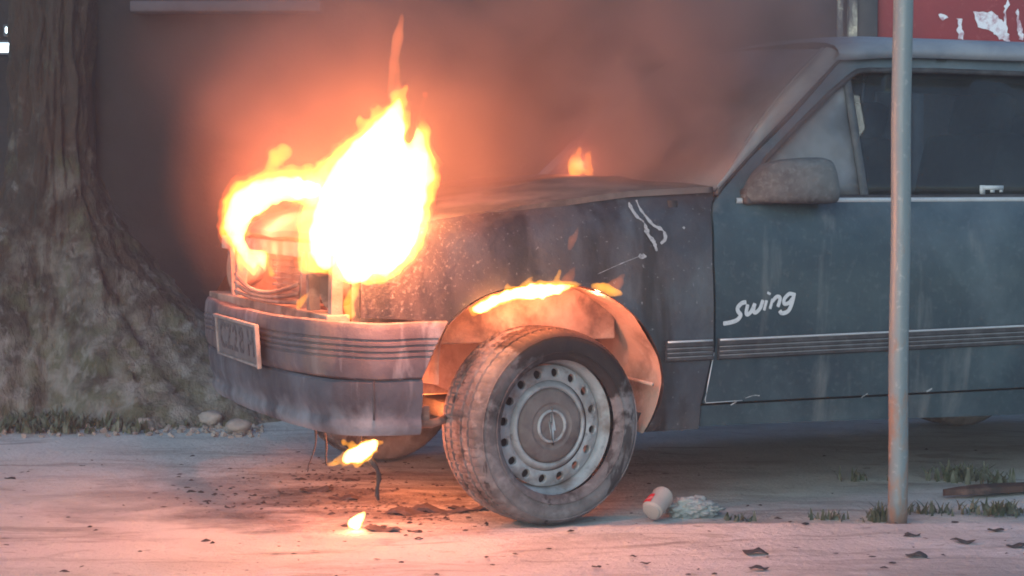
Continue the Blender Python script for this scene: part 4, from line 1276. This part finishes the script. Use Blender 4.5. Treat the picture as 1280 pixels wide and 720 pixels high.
cflame('flame_mantle', [[(-.255, -.03, .632, .012), (-.21, -.03, .655, .020), (-.13, -.03, .682, .020), (-.06, -.03, .692, .026), (.0, -.03, .698, .022), (.06, -.03, .706, .012), (.10, -.03, .708, .003)],
                        [(-.10, -.03, .69, .014), (-.085, -.03, .712, .010), (-.062, -.03, .735, .003)],
                        [(-.13, -.03, .69, .010), (-.14, -.03, .708, .007), (-.142, -.03, .722, .002)],
                        [(.0, -.03, .69, .014), (.012, -.03, .716, .010), (.024, -.03, .75, .003)],
                        [(-.055, -.03, .69, .012), (-.04, -.03, .71, .008), (-.035, -.03, .728, .002)]], F_MID, f4)
cflame('flame_tip', [[(.03, -.03, .70, .018), (.05, -.03, .725, .016), (.065, -.03, .748, .008), (.072, -.03, .765, .003)]], F_LOW, f4)
def plight(loc, e, par, size=.03, col=(1, .235, .115)):
    l = bpy.data.lights.new('flame_light', 'POINT'); l.energy = e; l.color = col; l.shadow_soft_size = size
    o = bpy.data.objects.new('flame_light', l); COL.objects.link(o); o.location = loc; o.parent = par
for a_, b_, c_, e_ in plight_bay: plight(car_pt(a_, b_, c_), e_, fl, .03)
plight(car_pt(-.10, .03, .665), 2.4, f4, .012, (1, .22, .07))
plight(car_pt(.0, .03, .68), 2.6, f4, .012, (1, .22, .07))
f5 = empty('flame'); tag(f5, 'short flame at the rear top of the wheel arch', 'flame', 'flames on the burning car')
cflame('flame_mantle', [[(.125, -.03, .704, .008), (.16, -.03, .698, .015), (.20, -.03, .684, .015), (.23, -.03, .678, .005)]], F_MID, f5)
cflame('flame_tip', [[(.18, -.03, .69, .018), (.21, -.03, .708, .018), (.232, -.03, .735, .004)]], F_LOW, f5)
plight(car_pt(.17, .03, .675), 1.6, f5, .008)
f6 = tag(cflame('flame', [[(.055, -.02, .805, .006), (.065, -.02, .83, .012), (.078, -.02, .855, .009), (.09, -.02, .885, .002)]], F_LOW), 'single orange lick on the fender above the wheel arch', 'flame', 'flames on the burning car')
# bright remnants of grille and headlamp surround, their light built as glowing bodies
f7 = tag(flame('flame', [[(372, 388, 5.62, .006), (376, 378, 5.62, .012), (384, 368, 5.62, .006), (386, 364, 5.62, .003)]], F_MID, .004, .004), 'glowing yellow strip on the bumper, standing for a lit remnant of the grille', 'flame', 'flames on the burning car')
f7b = tag(flame('flame', [[(440, 398, 5.36, .014), (436, 380, 5.36, .016), (443, 362, 5.36, .014), (448, 348, 5.36, .008), (450, 340, 5.36, .003)]], F_MID, .004, .005), 'glowing yellow strip standing for the lit surround of the near headlamp opening', 'flame', 'flames on the burning car')

# burning drips under the bumper
Yu = 5.50
f8 = empty('flame'); tag(f8, 'bright slanting flame hanging below the bumper', 'flame', 'flames on the burning car')
flame('flame_core', [[(428, 576, Yu, .006), (438, 571, Yu, .020), (452, 565, Yu, .023), (464, 557, Yu, .017), (472, 550, Yu, .006)]], F_SM, .004, .010, f8)
flame('flame_mantle', [[(414, 578, Yu, .006), (428, 573, Yu, .012), (440, 571, Yu, .027), (455, 564, Yu, .028), (467, 556, Yu, .020), (473, 550, Yu, .004)], [(424, 552, Yu, .003), (440, 556, Yu, .008), (452, 560, Yu, .012), (458, 562, Yu, .004)], [(448, 566, Yu, .012), (450, 578, Yu, .008), (446, 586, Yu, .003)], [(432, 574, Yu, .010), (430, 583, Yu, .006), (424, 588, Yu, .003)], [(462, 560, Yu, .012), (474, 556, Yu, .006), (482, 548, Yu, .003)], [(420, 577, Yu, .008), (410, 580, Yu, .006), (404, 577, Yu, .003)]], F_MID, .004, .014, f8)
flamelight(462, 554, Yu + .16, 7, f8, .02)
plight(car_pt(-.20, .60, .30), 9, f8, .03, (1, .22, .06))  # lamp added deep under the car for a stronger orange glow
gq = ground_at(446, 662)
f9 = empty('flame'); tag(f9, 'small white flame burning on the ground below the bumper', 'flame', 'flames on the burning car')
flame('flame_core', [[(440, 660, gq.y, .014), (443, 655, gq.y, .020), (450, 647, gq.y, .013), (457, 639, gq.y, .004)]], F_SM, .003, .003, f9)
flame('flame_mantle', [[(436, 662, gq.y, .010), (444, 656, gq.y, .021), (451, 647, gq.y, .012), (458, 640, gq.y, .003)], [(455, 662, gq.y, .006), (462, 660, gq.y, .006), (466, 656, gq.y, .002)]], F_MID, .003, .005, f9)
flamelight(446, 648, gq.y, .5, f9, .008)

# melted strands hanging from the bumper
def strand(p0, p1, r, lab, sway=.01, y=5.62):
    a = at(*p0, y); b = at(*p1, y); pts = []
    for k in range(9):
        t = k / 8; p = a.lerp(b, t); p.x += sway * sin(t * 5); p.y += sway * sin(t * 3); pts.append(p)
    o = MB().tube(pts, [r * (1.3 - .5 * k / 8 + .25 * sin(k * 2.1)) for k in range(9)], 7).build('melted_strand', M['char'])
    o.location = pts[0]
    for v in o.data.vertices: v.co -= pts[0]
    tag(o, lab, 'strand', 'melted strands hanging under the bumper')
strand((394, 538), (387, 590), .0022, 'thin melted strand, first from the left below the bumper', .006)
strand((405, 540), (409, 582), .003, 'melted strand hanging second from the left below the bumper', .003)
strand((462, 574), (478, 626), .0065, 'thick black melted strand leaning down from the hanging flame', .012, 5.5)
strand((450, 540), (452, 562), .0022, 'short strand going down into the hanging flame', .002, 5.58)

# ------------------------------------------------------------------ litter on the ground
def flake_mesh(r, seed, flat=.35):
    rr = random.Random(seed); bm = bmesh.new(); bmesh.ops.create_icosphere(bm, subdivisions=2, radius=r)
    for v in bm.verts:
        n = noise.fractal(v.co * (1.1 / r) + Vector((seed * 3.1, 0, 0)), 1, 2, 3)
        v.co *= 1 + .55 * n; v.co.z *= flat; v.co.x *= 1.8
        v.co.z += r * .25 * sin(v.co.x / r * 2 + seed)
    me = bpy.data.meshes.new('flake'); bm.to_mesh(me); bm.free(); me.materials.append(M['char']); return me
bits = [
    (945, 692, .030, 'pointed dark flake in the middle of the foreground'), (948, 712, .020, 'dark flake in the foreground directly below the pointed one'),
    (1140, 671, .022, 'curved black flake just below the foot of the pole'), (1205, 679, .030, 'long black flake, largest on the right pavement'),
    (1245, 665, .020, 'black flake above the long one, near the right edge'), (1272, 685, .028, 'flat dark flake cut by the right edge of the photo'),
    (1145, 696, .028, 'pale grey flake below the curved black one'), (1105, 712, .010, 'smallest dark flake at the bottom below the pole'),
    (792, 695, .010, 'tiny red-brown flake in the foreground below the wheel'), (806, 704, .012, 'small flake just right of the tiny red-brown one'),
    (480, 660, .035, 'broad charred piece right of the ground flame'), (518, 662, .022, 'charred piece between the ground flame and the tyre'),
    (572, 668, .020, 'burnt curl below the front edge of the tyre'), (523, 678, .012, 'round charred bit below the ground flame, to its right'),
    (505, 640, .045, 'large charred lump under the bumper edge'), (545, 637, .050, 'charred heap before the tyre, nearer the bumper'), (585, 636, .040, 'charred heap touching the front of the tyre'),
    (395, 612, .035, 'black crust below the thin melted strands'), (432, 622, .030, 'black crust between the strands and the ground flame'), (375, 598, .022, 'charred crumb left of the melted strands'),
    (240, 612, .018, 'dark crumb at the left of the pale ash patch'), (258, 622, .014, 'second dark crumb in the pale ash patch, to the right'), (288, 630, .014, 'dark crumb at the middle of the pale ash patch'), (316, 616, .012, 'dark crumb at the upper right of the pale ash patch'),
    (12, 597, .022, 'dark flake at the left edge of the photo'), (222, 594, .010, 'tiny dark crumb above the pale ash patch'), (80, 714, .014, 'flat flake at the bottom left'),
    (440, 600, .026, 'crusted melt just beneath the hanging flame'), (470, 592, .026, 'crusted melt right beneath the hanging flame, to its right'), (103, 580, .010, 'tiny dark crumb in front of the weeds'),
    (1092, 655, .026, 'pale pinkish scrap against the foot of the weeds by the pole'),
]
for i, (px, py, r, lab) in enumerate(bits):
    zz = .03 if py > 660 and px > 640 else .002
    g = ground_at(px, py, zz)
    o = bpy.data.objects.new('charred_flake', flake_mesh(r * (.9 if r > .029 and py < 661 else .6), i + 1, .22)); COL.objects.link(o)
    zs = (kerb_h(g.x) + .003) if g.y < kerb_y(g.x) else gh(g.x, g.y)
    o.location = (g.x, g.y, zs + r * .06); o.rotation_euler = (0, 0, rnd.uniform(-.4, .4))
    tag(o, lab, 'flake', 'charred flakes on the ground')
m_ = MB(); r_ = random.Random(11)
for k in range(1000):
    c = r_.random()
    if c < .28: px, py = r_.gauss(520, 42), r_.gauss(640, 8)
    elif c < .62: px, py = r_.gauss(430, 60), r_.gauss(605, 18)
    elif c < .75: px, py = r_.gauss(290, 50), r_.gauss(620, 14)
    else: px, py = r_.uniform(-20, 1300), r_.uniform(560, 740)
    if py < 556: continue
    g = ground_at(px, py); z = (kerb_h(g.x) + .003) if g.y < kerb_y(g.x) else gh(g.x, g.y)
    s_ = r_.uniform(.002, .009) * r_.uniform(.5, 1.4)
    rt = Matrix.Rotation(r_.uniform(0, 3), 3, 'Z') @ Matrix.Rotation(r_.uniform(-.3, .3), 3, 'X')
    vv = [rt @ Vector((s_ * 1.4 * cos(a) * r_.uniform(.6, 1.2), s_ * .8 * sin(a) * r_.uniform(.6, 1.2), 0)) for a in [2 * pi * j / 6 for j in range(6)]]
    m_.add([Vector((g.x, g.y, z + .001)) + p for p in vv] + [Vector((g.x, g.y, z + s_ * r_.uniform(.15, .7)))], [(j, (j + 1) % 6, 6) for j in range(6)])
tag(m_.build('ash_crumbs', M['char'], smooth=False), 'scattered black crumbs of burnt plastic on the ash', kind='stuff')

# crushed cup / can
g = ground_at(817, 650)
can = empty('crushed_can', (g.x, g.y, .0)); tag(can, 'crushed can with a red printed end, lying beside the tyre', 'can')
rows = []
ax = Vector((.42, .62, .40)).normalized(); sx = ax.cross(Vector((0, 0, 1))).normalized(); sz = sx.cross(ax)
base = Vector((-.012, -.05, .032))
for (t, r) in ((0, .001), (0, .022), (.002, .027), (.006, .028), (.010, .0325), (.035, .033), (.05, .030), (.065, .0325), (.085, .033), (.092, .027), (.094, .001)):
    rows.append([base + ax * t + (sx * cos(a) + sz * sin(a)) * r * (1 + .05 * sin(3 * a + t * 60)) for a in [2 * pi * k / 26 for k in range(26)]])
autosmooth(MB().grid(rows, closed_u=True).build('can_body', M['can'], can), 30)
def canpt(a, t, r=.0342): return base + ax * t + (sx * cos(a) + sz * sin(a)) * r * (1 + .05 * sin(3 * a + t * 60))
MB().grid([[canpt(lerp(1.5, 4.3, k / 14), t, .0345 if t > .012 else .0335) for k in range(15)] for t in (.010, .016, .024, .034 , .044)]).build('red_print', M['canred'], can)
# crumpled bag
g = ground_at(868, 647)
bm = bmesh.new(); bmesh.ops.create_icosphere(bm, subdivisions=5, radius=.06)
for v in bm.verts:
    d = v.co.normalized(); n = abs(noise.fractal(d * 2.2 + Vector((3, 1, 0)), 1, 2, 4)); n2 = noise.ridged_multi_fractal(d * 2.5, 1, 2, 4, 1, 2) * .10
    v.co *= .75 + .4 * n + n2
    v.co.x *= 1.45; v.co.y *= .9; v.co.z *= .62 * (1 - .35 * max(0, v.co.x / .08))
me = bpy.data.meshes.new('crumpled_bag'); bm.to_mesh(me); bm.free(); me.materials.append(M['bag']); me.shade_smooth()
o = bpy.data.objects.new('crumpled_bag', me); COL.objects.link(o); o.location = (g.x, g.y + .03, .022)
tag(o, 'crumpled dusty white plastic bag right of the crushed can', 'bag')
# rusty strip
a = ground_at(1180, 622); b = ground_at(1300, 614)
L = (b - a).length + .25; ang = math.atan2(b.y - a.y, b.x - a.x)
m_ = MB(); rows = []
for k in range(30):
    t = k / 29; x = L * t; wv = .028 * min(1, .25 + t * 3.5); hz = .012 + .010 * t + .003 * sin(t * 8)
    rows.append([Vector((x, -wv, .004 + hz * .2)), Vector((x, -wv, hz + .010)), Vector((x, -wv * .6, hz + .014)), Vector((x, wv, hz + .014)), Vector((x, wv, .004))])
m_.grid(rows, closed_u=True); m_.add(rows[0], [(0, 1, 2, 3, 4)]); m_.add(rows[-1], [(4, 3, 2, 1, 0)])
o = m_.build('rusty_strip', M['rust']); o.location = (a.x, a.y, 0); o.rotation_euler = (0, 0, ang); autosmooth(o, 40)
tag(o, 'long rusty dark metal strip lying on the ground right of the pole', 'metal strip')

# ------------------------------------------------------------------ haze and smoke
def vol_mat(name, dens, col, aniso=.2, noise_=None):
    m, t, N, L = new_mat(name); out = N.new('ShaderNodeOutputMaterial'); v = N.new('ShaderNodeVolumePrincipled')
    v.inputs['Color'].default_value = (*col, 1); v.inputs['Density'].default_value = dens; v.inputs['Anisotropy'].default_value = aniso
    if noise_:
        tc = N.new('ShaderNodeTexCoord'); mp = N.new('ShaderNodeMapping'); mp.inputs['Scale'].default_value = noise_['stretch']
        mp.inputs['Rotation'].default_value = noise_.get('rot', (0, 0, 0))
        no = N.new('ShaderNodeTexNoise'); no.inputs['Scale'].default_value = noise_['scale']; no.inputs['Detail'].default_value = 3; no.inputs['Distortion'].default_value = .6
        L.new(tc.outputs['Object'], mp.inputs[0]); L.new(mp.outputs[0], no.inputs['Vector'])
        mr = N.new('ShaderNodeMapRange'); mr.inputs[1].default_value = noise_['lo']; mr.inputs[2].default_value = noise_['hi']; mr.inputs[3].default_value = 0; mr.inputs[4].default_value = dens
        L.new(no.outputs['Fac'], mr.inputs[0])
        # fade towards the skin of the body (object is a unit ball)
        ln = N.new('ShaderNodeVectorMath'); ln.operation = 'LENGTH'; L.new(tc.outputs['Object'], ln.inputs[0])
        fd = N.new('ShaderNodeMapRange'); fd.inputs[1].default_value = 1.0; fd.inputs[2].default_value = .45; fd.inputs[3].default_value = 0; fd.inputs[4].default_value = 1
        L.new(ln.outputs['Value'], fd.inputs[0])
        mu = N.new('ShaderNodeMath'); mu.operation = 'MULTIPLY'; L.new(mr.outputs[0], mu.inputs[0]); L.new(fd.outputs[0], mu.inputs[1])
        L.new(mu.outputs[0], v.inputs['Density'])
    L.new(v.outputs[0], out.inputs['Volume'])
    return m
HZ = vol_mat('thin_smoke_haze', .012, (.48, .44, .46), .0)
tag(MB().box((0, 5.0, 1.4), (15.0, 13.0, 4.9)).build('haze', HZ, smooth=False), 'thin smoke hanging over the whole place', kind='stuff')

def puff(loc, rad, rot, dens, col, nz, lab):
    bm = bmesh.new(); bmesh.ops.create_icosphere(bm, subdivisions=4, radius=1)
    me = bpy.data.meshes.new('smoke'); bm.to_mesh(me); bm.free(); me.materials.append(vol_mat('rolling_smoke', dens, col, .1, nz))
    o = bpy.data.objects.new('smoke', me); COL.objects.link(o); o.location = loc; o.scale = rad; o.rotation_euler = rot
    tag(o, lab, kind='stuff')
puff(at(455, 215, 5.78), (.62, .44, .60), (0, 0, 0), 1.05, (.70, .46, .38), dict(scale=2.5, stretch=(1, 1, .6), lo=.25, hi=.6), 'thin smoke ball added close round the tall flame to make its halo')  # extra smoke body put in so the flame gets a halo
puff(at(620, 60, 6.30), (1.30, .62, .66), (0, 0, 0), 3.8, (.46, .31, .265), dict(scale=1.9, stretch=(1.0, .8, .7), lo=.43, hi=.60), 'brown smoke rolling up from the burning engine bay')
puff(at(850, 115, 6.10), (.66, .50, .42), (0, R(-35), 0), 7.5, (.45, .355, .345), dict(scale=2.2, stretch=(1, .8, .8), lo=.34, hi=.58), 'dense smoke drifting over the windscreen')
